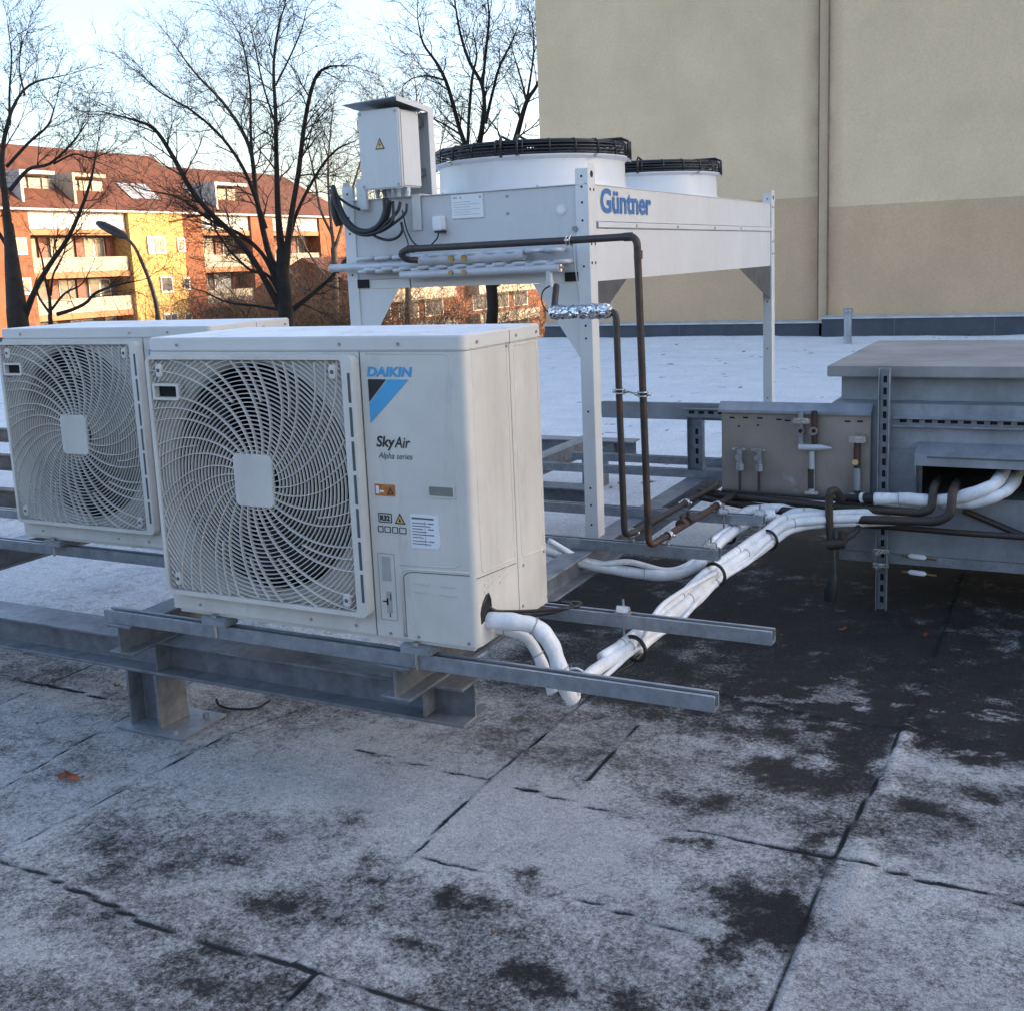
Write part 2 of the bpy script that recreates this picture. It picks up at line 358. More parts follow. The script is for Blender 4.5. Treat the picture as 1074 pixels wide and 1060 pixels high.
dark = sst(.45, .75, X + .12 * (n1 - .5) + .82) * sst(1.15, 1.45, Y + .35 * (n1 - .5) + .28 * X) * (1 - sst(2.95, 3.15, Y + .25 * (n1 - .5) - .7 * sst(-.5, -.2, X)))     # bare wet strip below the pipes
dark = np.maximum(dark, sst(-.5, -.1, X) * sst(1.5, 1.8, Y + .3 * (n1 - .5)) * (1 - sst(3.7, 3.9, Y)))
dark = np.maximum(dark, .9 * (1 - sst(-.32, -.20, np.abs(X + .1) * .6 - .55)) * sst(.8, 1.0, Y + .2 * (n1 - .5)) * (1 - sst(2.3, 2.6, Y)) * (X > -.9))
dark = np.maximum(dark, sst(-1.0, -.85, X + .2 * (n1 - .5)) * sst(1.3, 1.6, Y) * (1 - sst(2.75, 2.95, Y + .15 * (n1 - .5))))
damp = blob(-.35, .62, .75, .26, 1.) * sst(.25, .45, Y)                       # brownish dry patch below the unit
snow = np.maximum((1 - sst(-.75, -.45, X + .3 * (n1 - .5))) * sst(.42, .62, Y + .12 * (n1 - .5)), sst(2.9, 3.1, Y + .2 * (n1 - .5)))
snow = np.maximum(snow, sst(3.2, 4., Y)) * (1 - np.clip(dark * 1.5, 0, 1)); snow = snow * (1 - .9 * np.clip(damp * (X > -.8), 0, 1))
patch = blob(-.2, 2.45, .25, .18) + blob(-.75, 2.2, .2, .2) + blob(-.5, 2.75, .5, .08); snow = np.where((Y < 3) & (X > -1.1), snow * (1 - np.clip(patch, 0, 1)), snow)
n4 = fbm(X * .55 + Y * .3, Y - X * .2, 5, 5, 150, .65)
fr = .66 - .12 * sst(-.1, -.6, Y) + .28 * blob(-.25, .02, .75, .28) + .75 * (n1 - .5) + .55 * (n2 - .5) + .35 * (n3 - .5) + .9 * (n4 - .5)
fr = fr + .22 * blob(-.05, .05, .55, .3) + .25 * blob(-.7, .2, .35, .25) + .15 * blob(.45, .75, .3, .2)
bb = sst(.15, .85, bare + 1.3 * (n2 - .5) + .7 * (n1 - .5) + .5 * (n3 - .5)) * sst(.02, .2, bare); fr = fr * (1 - .95 * bb)
fr = np.where(bare > .03, fr, fr) - .30 * damp; fr = np.clip(fr, 0, 1) * (1 - .97 * dark) + .30 * dark * sst(.48, .75, n2 * .6 + n4 * .4)
fr = np.clip(fr + 1.0 * ridge * sst(.35, .6, n3 * .5 + n2 * .5) - .9 * lap + .22 * edge * (1 - dark) * sst(.4, .6, n2 * .5 + n1 * .5), 0, 1)
stk = fbm(X * .6, Y, 7, 5, 610, .65); fr = fr * (1 - sst(.25, .8, blob(1.3, 1.25, 1.4, .6)) * sst(.40, .56, stk)); fr = np.maximum(fr, .5 * sst(.58, .68, stk) * blob(1.2, 1.15, 1.3, .35))
lap = np.clip(lap, 0, 1)
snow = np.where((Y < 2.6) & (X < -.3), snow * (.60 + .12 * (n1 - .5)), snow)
fleck = sst(.62, .72, fbm(X, Y, 16, 4, 333, .6)) * blob(-.35, .62, .8, .3); fr *= (1 - .8 * fleck); dirt = sst(.77, .8, fbm(X, Y, 5, 4, 400, .6)) * snow
far = sst(4, 5, Y) * np.clip(1 - np.abs(((wy * 1.0 + 3 * (fbm(X, Y, .05, 1, 3) - .5)) % 1.05) - .5) / .05, 0, 1) * sst(.45, .6, fbm(X * .3, Y, 1.0, 3, 55))
crack = crack * (1 - .6 * dark) * (1 - .75 * snow); crack = np.maximum(crack, .30 * far); crack = np.maximum(crack, dirt * .5)
H += .003 * (n2 - .5) + .010 * (fbm(X, Y, 1.5, 3, 200) - .5) + .0035 * snow * (fbm(X, Y, 5, 4, 210)) - .004 * crack + .009 * ridge * (.4 + n3)
H += np.clip(snow, 0, 1) * (.012 * sst(2.9, 3.3, Y) * (fbm(X, Y, 6, 5, 230, .6) - .5) + .02 * blob(-1.6, 5.2, 1.6, 1.4) * (fbm(X, Y * 2, 5, 4, 231, .6))) - .012 * far
H += np.clip(snow, 0, 1) * .06 * sst(3.5, 5, Y) * (fbm(X * .5, Y, 1.4, 4, 222) - .5) + .05 * np.clip(snow, 0, 1) * sst(15.5, 17.1, Y + .5 * (n1 - .5))
verts = np.stack([X, Y, ZR + H], -1).reshape(-1, 3).astype(np.float32)
idx = np.arange(nx * ny).reshape(nx, ny); q = np.stack([idx[:-1, :-1], idx[1:, :-1], idx[1:, 1:], idx[:-1, 1:]], -1).reshape(-1, 4)
me = bpy.data.meshes.new('roof_surface'); me.vertices.add(nx * ny); me.vertices.foreach_set('co', verts.ravel())
me.loops.add(q.size); me.loops.foreach_set('vertex_index', q.ravel().astype(np.int32)); me.polygons.add(len(q)); me.polygons.foreach_set('loop_start', np.arange(0, q.size, 4, dtype=np.int32))
me.polygons.foreach_set('use_smooth', np.ones(len(q), bool)); me.update(calc_edges=True)
at = me.color_attributes.new('wear', 'FLOAT_COLOR', 'POINT')
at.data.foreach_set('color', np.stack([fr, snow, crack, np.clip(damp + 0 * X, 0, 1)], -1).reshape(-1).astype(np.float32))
m, n, b = nt('frosted_bitumen')
ac = N(n, 'ShaderNodeAttribute', attribute_name='wear'); sp = N(n, 'ShaderNodeSeparateColor'); n.links.new(ac.outputs['Color'], sp.inputs[0])
fine = noise(n, 80, 8, .85); mid = noise(n, 13, 10, .78, dist=.8)
def MA(op, a, c, cl=False):
    x = N(n, 'ShaderNodeMath', operation=op); x.use_clamp = cl
    for i, v in enumerate((a, c)):
        if isinstance(v, (int, float)): x.inputs[i].default_value = v
        else: n.links.new(v, x.inputs[i])
    return x.outputs[0]
f0 = MA('ADD', sp.outputs[0], MA('MULTIPLY', MA('SUBTRACT', fine, .5), 3.6)); f0 = MA('ADD', f0, MA('MULTIPLY', MA('SUBTRACT', mid, .5), 1.5)); f0 = MA('MULTIPLY', f0, ramp(n, sp.outputs[0], [(.0, .25), (.25, 1.)]))
bit = ramp(n, noise(n, 7, 6, .7), [(.3, (.009, .009, .011)), (.7, (.022, .022, .024))])
bit = mix(n, MA('MULTIPLY', ac.outputs['Alpha'], .8, True), bit, (.12, .10, .085))
frc = ramp(n, noise(n, 3, 5, .6), [(.3, (.47, .47, .475)), (.7, (.64, .635, .63))])
base = mix(n, ramp(n, f0, [(.05, 0.), (.40, .36), (.9, 1.)]), bit, frc)
spk = ramp(n, noise(n, 170, 4, .8), [(.56, 0.), (.64, .75)]); base = mix(n, MA('MULTIPLY', spk, ramp(n, f0, [(.1, .12), (.6, 1.)])), base, (.46, .47, .48))
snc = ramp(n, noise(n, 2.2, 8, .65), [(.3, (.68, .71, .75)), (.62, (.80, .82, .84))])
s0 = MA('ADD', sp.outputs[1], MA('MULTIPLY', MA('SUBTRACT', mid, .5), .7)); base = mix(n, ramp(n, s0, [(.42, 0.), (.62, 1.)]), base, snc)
base = mix(n, ramp(n, MA('ADD', sp.outputs[2], MA('MULTIPLY', MA('SUBTRACT', fine, .5), 1.5)), [(.20, 0.), (.52, .97)]), base, (.014, .014, .016))
grit = ramp(n, noise(n, 230, 3, .8), [(.34, .55), (.5, 1.), (.66, 1.35)]); gm = N(n, 'ShaderNodeMix', data_type='RGBA', blend_type='MULTIPLY'); gm.inputs[0].default_value = 1; n.links.new(base, gm.inputs[6]); n.links.new(grit, gm.inputs[7]); base = gm.outputs[2]
fib = ramp(n, noise(n, 38, 8, .8, dist=1.5), [(.36, .72), (.62, 1.18)]); gm = N(n, 'ShaderNodeMix', data_type='RGBA', blend_type='MULTIPLY'); gm.inputs[0].default_value = .85; n.links.new(base, gm.inputs[6]); n.links.new(fib, gm.inputs[7]); base = gm.outputs[2]
n.links.new(base, b.inputs['Base Color']); n.links.new(ramp(n, f0, [(.0, .6), (.6, .85)]), b.inputs['Roughness']); b.inputs['Specular IOR Level'].default_value = .25
bump(n, b, MA('ADD', fine, MA('MULTIPLY', mid, .6)), .85, .014)
me.materials.append(m); o = bpy.data.objects.new('roof_surface', me); col.objects.link(o); o['kind'] = 'structure'
m_ = mat('street_snow', (.30, .30, .31), .9, var=.4, scale=.1)
s_ = MB().box(-400, 400, -100, 500, -9.2, -8.6).build('street_ground', m_, kind='structure')
t = thing('roof_building', 'flat roofed building carrying the machines, its low edge beyond the snow', 'building', (-20, 5, -8.5))
MB().box(-44.8, 44.8, -29.8, 17.25, -8.55, -.62).build('wall', WALLL, t)
MB().box(-26, 6, -14, -9.5, -.7, 2.6).build('added_shade_wall', BRICKD, t)  # unseen wall behind the camera, added to dim the sides facing it
MB().box(-44.9, -8.35, 17.0, 17.35, -8.4, -.36).build('parapet', BITUM, t, bevel=.02)

# ------------------------------------------------------------------ beige building beside the roof
t = thing('stucco_building', 'tall windowless beige stucco building with darker tan lower wall at the far roof edge', 'building', (10, 25, -8.5))
XW, XJ, XK = -7.95, -2.66, -2.50; YL, YR = 17.42, 17.22
MB().box(XW, XJ, YL, 40, 1.92, 15).build('upper_wall', WALLU, t)
MB().box(XW, XJ, YL - .004, 39.9, -8.6, 1.92).build('lower_wall', WALLL, t)
MB().box(XK, 45, YR, 40, 1.72, 15).build('upper_wall', WALLU, t)
MB().box(XK, 45, YR - .004, 39.9, -8.6, 1.72).build('lower_wall', WALLL, t)
MB().box(XJ, XK, YL - .10, 39.8, -8.6, 15.0).build('joint_strip', JSTR, t, bevel=.02)
MB().tube([(XJ - .02, YL - .02, -.2), (XJ - .02, YL - .02, 15)], .012, 8).build('joint_bead', JBEAD, t)
MB().tube([(XK + .02, YR - .01, -.2), (XK + .02, YR - .01, 15)], .012, 8).build('joint_bead', JBEAD, t)
for x0, x1, y, zt in ((XW, XJ + .1, YL, -.22), (XJ + .1, 45, YR, -.14)):
    up = MB().box(x0, x1, y - .10, y - .004, -.56, zt).build('bitumen_upstand', BITUM, t, bevel=.015)
    MB().prism([(y - .13, zt - .03), (y - .004, zt + .01), (y - .004, zt + .035), (y - .13, zt)], x0, x1).build('metal_flashing', FASC, up)
    jj = MB()
    k = x0 + 1.2
    while k < min(x1, 6): jj.box(k, k + .015, y - .104, y - .09, -.5, zt - .03); k += 1.55
    jj.split('upstand_joint', GASKET, up)
MB().box(XW - .02, 45, YL - .02, 40, 15, 15.25).build('roof_edge', FASC, t)

t = thing('vent_pipe', 'short grey vent pipe with a cap standing by the far wall', 'vent pipe', (-1.93, 16.1, ZR))
MB().tube([(-1.93, 16.1, ZR - .01), (-1.93, 16.1, 0)], .062, 20).build('pipe', GALVD, t, smooth=True)
MB().lathe([(0, .035), (.075, .03), (.078, -.03), (.06, -.035)], (-1.93, 16.1, .03), 20).build('cap', GALVD, t, smooth=True)

# ------------------------------------------------------------------ sunlit apartment block across the street (facade runs along Y, faces +X)
XF = -63.5
def fy(px, py=270, x=XF): return P(px, py, 'x', x).y
def fz(py, px=110, x=XF): return P(px, py, 'x', x).z
ze = fz(219); zr = P(60, 155, 'x', XF - 5.5).z
y_end = fy(366, 200); y_k = fy(216, 170); y_0 = 30.0
ap = thing('apartment_building', 'long sunlit apartment block with red tiled roof, cream balconies and a yellow stair tower', 'apartment building', (XF - 6, 60, -8.6))
body = MB(); body.box(XF - 12, XF - 1.5, y_0, y_end, -8.6, ze - .05); body.build('back_wall', TAUPE, ap)
rf = MB(); k = zr
def roofsec(y0, y1, zt, hip=0):
    xr = XF - 5.8
    rf.add([(XF + .45, y0, ze - .15), (XF + .45, y1, ze - .15), (xr, y1 - hip, zt), (xr, y0, zt), (XF - 12, y0, ze), (XF - 12, y1, ze), (XF + .45, y0, ze - .3), (XF + .45, y1, ze - .3)],
           [(0, 1, 2, 3), (3, 2, 5, 4), (1, 5, 2), (0, 3, 4), (6, 7, 1, 0), (6, 4, 5, 7)])
roofsec(y_0, y_k, zr); roofsec(y_k + .01, y_end, zr - .75, 3.)
roof = rf.build('roof', RTILE, ap)
MB().tube([(XF + .52, y_0, ze - .22), (XF + .52, y_end, ze - .22)], .09, 8).build('gutter', FRAMEW, roof)
def slope_x(z): return XF + .45 - (z - ze + .15) * (6.25 / (zr - ze + .15))
for (a, b_, t0, t1, gm) in ((25, 62, 195, 216, WHITEW), (80, 115, 196, 216, CREAM), (228, 262, 200, 214, WHITEW)):        # roof terraces with dormers
    ya, yb = fy(a, 205), fy(b_, 205); z0, z1 = ze - .1, ze + 2.5; xb = slope_x(z1)
    dm = MB().box(xb - .3, XF - .2, ya, yb, z1 - .25, z1).box(xb - .3, XF - .1, ya - .1, ya + .12, z0, z1 - .2).build('dormer', gm, roof)
    MB().box(xb - .4, XF - 1.5, ya + .12, yb, z0, z1 - .25).build('dormer_wall', TAUPE, dm)
    g_ = MB()
    for q in range(3): g_.box(XF - 1.5, XF - 1.44, ya + .5 + q * 1.2, ya + 1.5 + q * 1.2, z0 + .5, z1 - .4)
    g_.build('pane', GLASSD, dm)
for a, b_ in ((146, 158), (160, 176), (214, 222)):
    ya, yb = fy(a, 208), fy(b_, 208); zz0, zz1 = ze + .9, ze + 2.2
    MB().add([(slope_x(zz0) + .12, ya, zz0), (slope_x(zz0) + .12, yb, zz0), (slope_x(zz1) + .12, yb, zz1), (slope_x(zz1) + .12, ya, zz1)], [(0, 1, 2, 3)]).build('skylight', GLASSL, roof)
FL = ze - fz(261); ST = fz(257) - fz(299)                   # storey height taken from the window rows
def bay(pa, pb, first_white=True, seed=1):
    rn = random.Random(seed); ya, yb = fy(pa), fy(pb)
    for k in range(5):
        zt = fz(220.5) - k * ST if k == 0 else fz(269.5) - (k - 1) * ST
        zb = fz(241) - k * ST if k == 0 else fz(284.5) - (k - 1) * ST
        if k == 0: zt, zb = fz(221), fz(241)
        pr_ = MB().box(XF - .1, XF + .12, ya, yb, zb, zt).build('balcony', WHITEW if k == 0 else CREAM, ap)
        MB().box(XF - 1.5, XF + .2, ya, yb, zb - .42, zb - .02).build('slab_edge', ORST, pr_)
        zw1 = zb - .45; zw0 = (fz(269.5) - k * ST)
        # recessed wall openings
        y = ya + .35
        while y < yb - 1.2:
            wd = rn.choice((1.5, 2.1, 2.6)); wd = min(wd, yb - .3 - y); kind = rn.random()
            fr_ = MB().box(XF - 1.52, XF - 1.38, y, y + wd, zw0 - .6, zw1 - .1).build('window', FRAMEW, ap)
            q_ = MB(); nn = 2 if wd > 1.6 else 1
            for i in range(nn): q_.box(XF - 1.40, XF - 1.35, y + .12 + i * wd / nn, y + (i + 1) * wd / nn - .1, zw0 - .5, zw1 - .2)
            q_.build('pane', GLASSD if kind < .75 else GLASSL, fr_)
            if rn.random() < .55: MB().box(XF - 1.5, XF - 1.2, y + wd + .02, y + wd + .75, zw0 - .6, zw1 - .05).build('door', DOORR, ap)
            y += wd + rn.uniform(.8, 1.3)
        MB().box(XF - 1.5, XF + .1, ya - .12, ya + .08, zb - ST, zb).build('partition', TAUPE if k else CREAM, ap)
bay(31, 133, seed=3); bay(213, 262, seed=5); bay(286, 334, seed=8)
for pa, pb, mm, xo, nm in ((134, 190, YEL, .45, 'stair_tower'), (190.2, 212, ORR, .25, 'brown_pier'), (6, 30.5, BRICK, .35, 'brick_pier'), (262.5, 285.5, ORR, .35, 'brown_pier'), (334.5, 362, ORR, .3, 'end_wall'), (-60, 5.8, ORR, .2, 'side_wall')):
    MB().box(XF - 1.6, XF + xo, fy(pa), fy(pb), -8.6, ze - .32).build(nm, mm, ap)
def win(a, b_, t0, t1, xo=.45, panes=2, shut=False):
    ya, yb = fy(a, 260), fy(b_, 260); z0, z1 = fz(t1, (a + b_) / 2), fz(t0, (a + b_) / 2)
    f_ = MB().box(XF + xo - .1, XF + xo + .09, ya, yb, z0, z1).build('window', FRAMEW, ap)
    q_ = MB(); wd = (yb - ya - .2) / panes
    for i in range(panes):
        if shut and i == 0: continue
        q_.box(XF + xo + .05, XF + xo + .12, ya + .14 + i * wd, ya + (i + 1) * wd + .02, z0 + .18, z1 - .15)
    q_.build('pane', GLASSD, f_)
win(150, 169, 248, 267, panes=3, shut=True); win(181, 189.5, 250, 265, panes=1); win(160, 173, 290, 308, panes=1); win(184, 191, 291, 305, panes=1)
win(160, 175, 329, 345, panes=2); win(182, 190, 329, 345, panes=1); win(10, 24, 250, 268, .35, 1); win(10, 24, 292, 310, .35, 1)

ap2 = thing('apartment_building', 'far cream and red apartment block glimpsed under the fan machine behind the bare trees', 'apartment building', (-56, 140, -8.6))
X2 = -50.; y20, y21 = P(372, 300, 'x', X2).y, P(640, 300, 'x', X2).y
MB().box(X2 - 10, X2, y20, y21, -8.6, P(470, 296, 'x', X2).z).build('wall', BRICK, ap2)
zt = P(470, 296, 'x', X2).z
MB().prism([(X2 + .6, zt + .02), (X2 - 5, zt + 2.5), (X2 - 10.5, zt + .02)], y20 - .5, y21 + .5, 'y').v
r2 = MB(); r2.add([(X2 + .6, y20, zt + .02), (X2 + .6, y21, zt + .02), (X2 - 5, y21, zt + 2.6), (X2 - 5, y20, zt + 2.6), (X2 - 10.5, y20, zt + .02), (X2 - 10.5, y21, zt + .02)], [(0, 1, 2, 3), (3, 2, 5, 4), (0, 3, 4), (1, 5, 2)]).build('roof', RTILE, ap2)
for k in range(4):
    for (u0, u1) in ((.02, .26), (.34, .58), (.66, .92)):
        ya, yb = y20 + (y21 - y20) * u0, y20 + (y21 - y20) * u1; z0 = zt - 1.3 - k * 2.9
        bb = MB().box(X2, X2 + 1.2, ya, yb, z0, z0 + 1.0).build('balcony', CREAM, ap2)
        for j in range(3):
            yy = ya + (yb - ya) * (j + .15) / 3; f_ = MB().box(X2 - .02, X2 + .08, yy, yy + 3.2, z0 - 1.6, z0 - .1).build('window', FRAMEW, ap2)
            MB().box(X2 + .05, X2 + .11, yy + .2, yy + 3.0, z0 - 1.5, z0 - .2).build('pane', GLASSD, f_)

# ------------------------------------------------------------------ street lamp
LY = 30
lp = [P(166, 338, 'y', LY)]
base = Vector((lp[0].x, LY, -8.6)); pts = [base] + [P(a, c, 'y', LY) for a, c in ((166, 336), (163.5, 318), (158, 298), (150, 278), (141, 259), (131, 248.5))]
t = thing('street_lamp', 'tall street lamp with a curved dark pole and one long lamp head', 'street lamp', base)
sm = curve(pts[1:], 6); path = [base] + sm; m_ = len(path)
MB().tube(path, [.13] + [.10 - .05 * i / m_ for i in range(1, m_)], 10).build('pole', STEELD, t, smooth=True)
a_, b_ = P(133, 249.5, 'y', LY), P(101, 233, 'y', LY); ax = (b_ - a_)
MB().tube([a_ + ax * u for u in (-.04, .03, .15, .5, .8, .95, 1.)], [.05, .10, .17, .2, .17, .11, .03], 12, flat=.6).build('lamp_head', STEELD, t, smooth=True)

# ------------------------------------------------------------------ bare trees
def orth(d, ang, rot):
    u = d.orthogonal().normalized(); return Quaternion(d, rot) @ (Quaternion(u, ang) @ d)
def grow(mb, p, d, L, r, lv, rn, up=.15, n=3, cf=None):
    seg = 4 if lv > 1 else 3; path = [p.copy()]; rr = [r]; q = p.copy(); kids = []
    for i in range(seg):
        d = (d + Vector((rn.gauss(0, .21), rn.gauss(0, .21), rn.gauss(0, .18) + up * .35))).normalized()
        q = q + d * (L / seg); path.append(q.copy()); rr.append(r * (1 - .72 * (i + 1) / seg)); kids.append((q.copy(), d.copy(), rr[-1]))
    mb.tube(path, rr, n if lv > 0 else 3, caps=False)
    if lv <= 0: return
    for (a, dd, r1) in kids:
        for _ in range(2 if lv > 1 else rn.choice((1, 2, 2))):
            grow(mb, a, orth(dd, rn.uniform(.45, .95), rn.uniform(0, 2 * PI)), L * rn.uniform(.45, .68), max(r1 * .62, .006), lv - 1, rn, up, n, cf)
def sample(path, step):
    out = []; acc = 0
    for i in range(len(path) - 1):
        a, b_ = path[i], path[i + 1]; l = (b_ - a).length; k = step - acc
        while k < l: out.append((a.lerp(b_, k / l), (b_ - a).normalized(), (i + k / l) / (len(path) - 1))); k += step
        acc = (acc + l) % step if l + acc >= step else acc + l
    return out
def tree(name, label, depth, trunk, limbs, seed, step=.55, blen=1.9, lv=2, mt=BARK, mk=TWIG, tw=.011, group='bare winter trees beyond the roof', u0=.22, upb=.06):
    rn = random.Random(seed); k = depth / FPX
    tp = [PD(x, y, depth) for x, y, w_ in trunk]; bx, by = tp[0].x, tp[0].y
    t = thing(name, label, 'tree', (bx, by, -8.6), group)
    tp = [Vector((bx, by, -8.6)), Vector((bx, by, -5))] + tp; tr = [trunk[0][2] * k * .6, trunk[0][2] * k * .5] + [w_ * k / 2 * .8 for _, _, w_ in trunk]
    T = MB(); cp = curve(tp, 4); rr = np.interp(np.linspace(0, len(tp) - 1, len(cp)), range(len(tp)), tr); T.tube(cp, list(rr), 12)
    C = MB()
    for pts in limbs:
        w0, w1 = pts[0][2], pts[-1][2]; z0 = 0; drift = rn.uniform(-.22, .22); pp = []; L = 0
        for i, p in enumerate(pts):
            if i: L += math.hypot(p[0] - pts[i - 1][0], p[1] - pts[i - 1][1]) * k
            pp.append(PD(p[0], p[1], depth + drift * L * 1.3))
        wd = [p[2] * k / 2 * .76 for p in pts]; cv = curve(pp, 5)
        r_ = np.interp(np.linspace(0, len(pp) - 1, len(cv)), range(len(pp)), wd); T.tube(cv, list(r_), 7, caps=False)
        for a, d, u in sample(cv, step):
            if u < u0: continue
            rad = float(np.interp(u * (len(pp) - 1), range(len(pp)), wd))
            for _ in range(2 if u > .35 else 1):
                grow(C, a, orth(d, rn.uniform(.5, 1.0), rn.uniform(0, 2 * PI)), blen * rn.uniform(.55, 1.25) * (1.1 - .35 * u), max(rad * .42, tw * 1.3), lv, rn, upb)
        grow(C, cv[-1], (cv[-1] - cv[-2]).normalized(), blen * .7, max(wd[-1], tw), lv, rn, upb)
    T.build('trunk', mt, t, smooth=True); C.build('crown', mk, t)
    return t
tree('bare_tree', 'large dark bare tree with many spreading limbs left of the electrical cabinet', 36,
     [(301, 345, 21), (299, 318, 20), (297, 290, 18), (295, 262, 13)],
     [[(293, 322, 11), (281, 300, 9), (265, 272, 8), (244, 246, 8), (222, 225, 7.5), (201, 200, 7), (181, 164, 6), (162, 136, 5), (140, 126, 3), (106, 117, 1.5)],
      [(295, 290, 12), (282, 266, 9), (269, 208, 7), (262, 156, 6), (238, 113, 4.5), (204, 76, 3), (182, 46, 1.5)],
      [(297, 278, 13), (292, 230, 9), (290, 172, 7), (289, 120, 5.5), (287, 68, 4), (293, 25, 3), (300, 4, 1.5)],
      [(299, 282, 12), (305, 230, 8), (313, 181, 7), (320, 126, 6), (330, 84, 5), (343, 71, 3.5), (362, 69, 1.5)],
      [(303, 328, 8), (316, 318, 7), (331, 306, 6), (348, 290, 4), (366, 268, 2)],
      [(265, 170, 5), (263, 140, 4), (262, 90, 3), (254, 44, 2), (243, 22, 1)],
      [(292, 300, 8), (276, 268, 6), (252, 246, 5), (222, 232, 4), (188, 208, 3), (150, 199, 1.5)],
      [(293, 325, 5), (268, 321, 4), (238, 317, 3), (214, 306, 2)],
      [(279, 240, 6), (258, 183, 5), (234, 146, 4), (202, 117, 3), (168, 97, 2), (146, 76, 1)],
      [(301, 262, 7), (312, 222, 5), (334, 180, 4), (352, 158, 3), (372, 148, 1.5)],
      [(290, 134, 3), (276, 90, 2.5), (268, 52, 2), (262, 25, 1)], [(289, 90, 3), (304, 60, 2.5), (316, 32, 2), (322, 8, 1)],
      [(298, 318, 6), (282, 290, 5), (262, 283, 4), (240, 262, 3), (225, 240, 2)]], 21, step=.5, blen=1.75)
tree('bare_tree', 'bare tree cut by the left edge of the photo with a thick dark trunk', 31,
     [(20, 348, 27), (17, 318, 25), (13, 280, 19), (9, 235, 12)],
     [[(9, 240, 11), (5, 205, 9), (2, 170, 7), (6, 138, 6), (16, 108, 4), (34, 88, 3), (68, 79, 1.5)],
      [(24, 338, 10), (36, 306, 8), (52, 278, 7), (70, 252, 6), (84, 222, 5), (95, 190, 4), (101, 158, 2)],
      [(10, 200, 6), (30, 178, 5), (52, 172, 4), (74, 152, 3), (92, 128, 1.5)],
      [(10, 132, 4), (10, 95, 3), (12, 60, 2), (8, 26, 1)], [(26, 100, 3), (20, 70, 2), (24, 42, 1)],
      [(56, 172, 3), (78, 162, 2.5), (96, 166, 2), (118, 158, 1)],
      [(14, 268, 6), (2, 250, 5), (-12, 220, 4), (-22, 170, 3), (-28, 110, 2)],
      [(7, 175, 5), (30, 150, 4), (50, 132, 3), (58, 110, 1.5)],
      [(60, 330, 6), (76, 325, 5), (90, 318, 4.5), (100, 308, 4), (120, 300, 3), (148, 294, 1.5)]], 5, step=.55, blen=1.4)
tree('bare_sapling', 'thin multi stemmed bare sapling between the left tree trunk and the street lamp', 34,
     [(54, 348, 6), (53, 330, 5), (52, 312, 4)],
     [[(52, 314, 4), (48, 296, 3), (44, 272, 2.5), (38, 250, 1.5)], [(53, 310, 4), (56, 288, 3), (66, 268, 2), (72, 246, 1)], [(53, 330, 4), (42, 314, 3), (36, 300, 2)],
      [(54, 325, 4), (68, 308, 3), (86, 298, 2), (96, 280, 1)]], 9, step=.7, blen=1.0, lv=1, group='bare winter trees beyond the roof')
tree('bare_tree', 'bare tree rising behind the black fan guard beside the beige wall', 34,
     [(516, 352, 16), (517, 322, 15), (514, 290, 15), (508, 240, 14)],
     [[(508, 250, 10), (500, 205, 8), (492, 165, 7), (482, 135, 6), (470, 92, 5), (459, 68, 4), (444, 46, 3), (438, 20, 1.5)],
      [(508, 240, 8), (492, 178, 5), (491, 140, 4.5), (495, 84, 4), (500, 58, 2.5), (496, 34, 1.2)],
      [(510, 240, 11), (502, 170, 9), (506, 132, 7), (508, 110, 6), (505, 88, 5), (492, 64, 4.5), (483, 36, 3.5), (477, 3, 2)],
      [(509, 130, 5), (517, 96, 4), (524, 70, 3.5), (536, 46, 2.5), (544, 26, 1)],
      [(506, 90, 4.5), (510, 50, 4), (513, 18, 3), (510, -12, 1.5)],
      [(514, 240, 11), (528, 185, 9), (541, 146, 8), (552, 108, 6), (563, 90, 4.5), (576, 60, 3), (590, 20, 2)],
      [(552, 108, 4), (557, 78, 3), (560, 50, 2.5), (558, 20, 1.2)], [(484, 142, 3), (468, 132, 2.5), (451, 123, 2), (436, 116, 1)],
      [(465, 84, 3), (450, 80, 2.5), (434, 82, 1.8), (424, 88, 1)], [(520, 300, 6), (535, 290, 5), (556, 280, 4)], [(552, 104, 3), (545, 78, 2.5), (538, 55, 1.5)]], 31, step=.55, blen=1.5)
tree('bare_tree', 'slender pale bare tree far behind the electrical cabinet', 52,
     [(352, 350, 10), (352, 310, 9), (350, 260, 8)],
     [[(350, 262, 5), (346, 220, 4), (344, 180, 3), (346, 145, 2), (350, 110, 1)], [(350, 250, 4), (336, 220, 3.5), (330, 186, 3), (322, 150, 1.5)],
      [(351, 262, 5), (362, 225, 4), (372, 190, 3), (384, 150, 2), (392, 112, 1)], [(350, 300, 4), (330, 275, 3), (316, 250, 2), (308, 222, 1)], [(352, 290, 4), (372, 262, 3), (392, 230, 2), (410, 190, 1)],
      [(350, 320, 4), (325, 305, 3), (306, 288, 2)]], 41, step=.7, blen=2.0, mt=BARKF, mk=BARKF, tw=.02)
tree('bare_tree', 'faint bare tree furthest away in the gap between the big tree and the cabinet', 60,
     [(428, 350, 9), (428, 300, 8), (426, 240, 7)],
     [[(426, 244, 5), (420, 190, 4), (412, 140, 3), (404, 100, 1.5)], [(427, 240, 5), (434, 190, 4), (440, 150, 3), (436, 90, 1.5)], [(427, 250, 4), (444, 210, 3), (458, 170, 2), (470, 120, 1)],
      [(426, 250, 4), (408, 220, 3), (396, 180, 2), (388, 130, 1)]], 43, step=.9, blen=2.3, mt=BARKF, mk=BARKF, tw=.02)
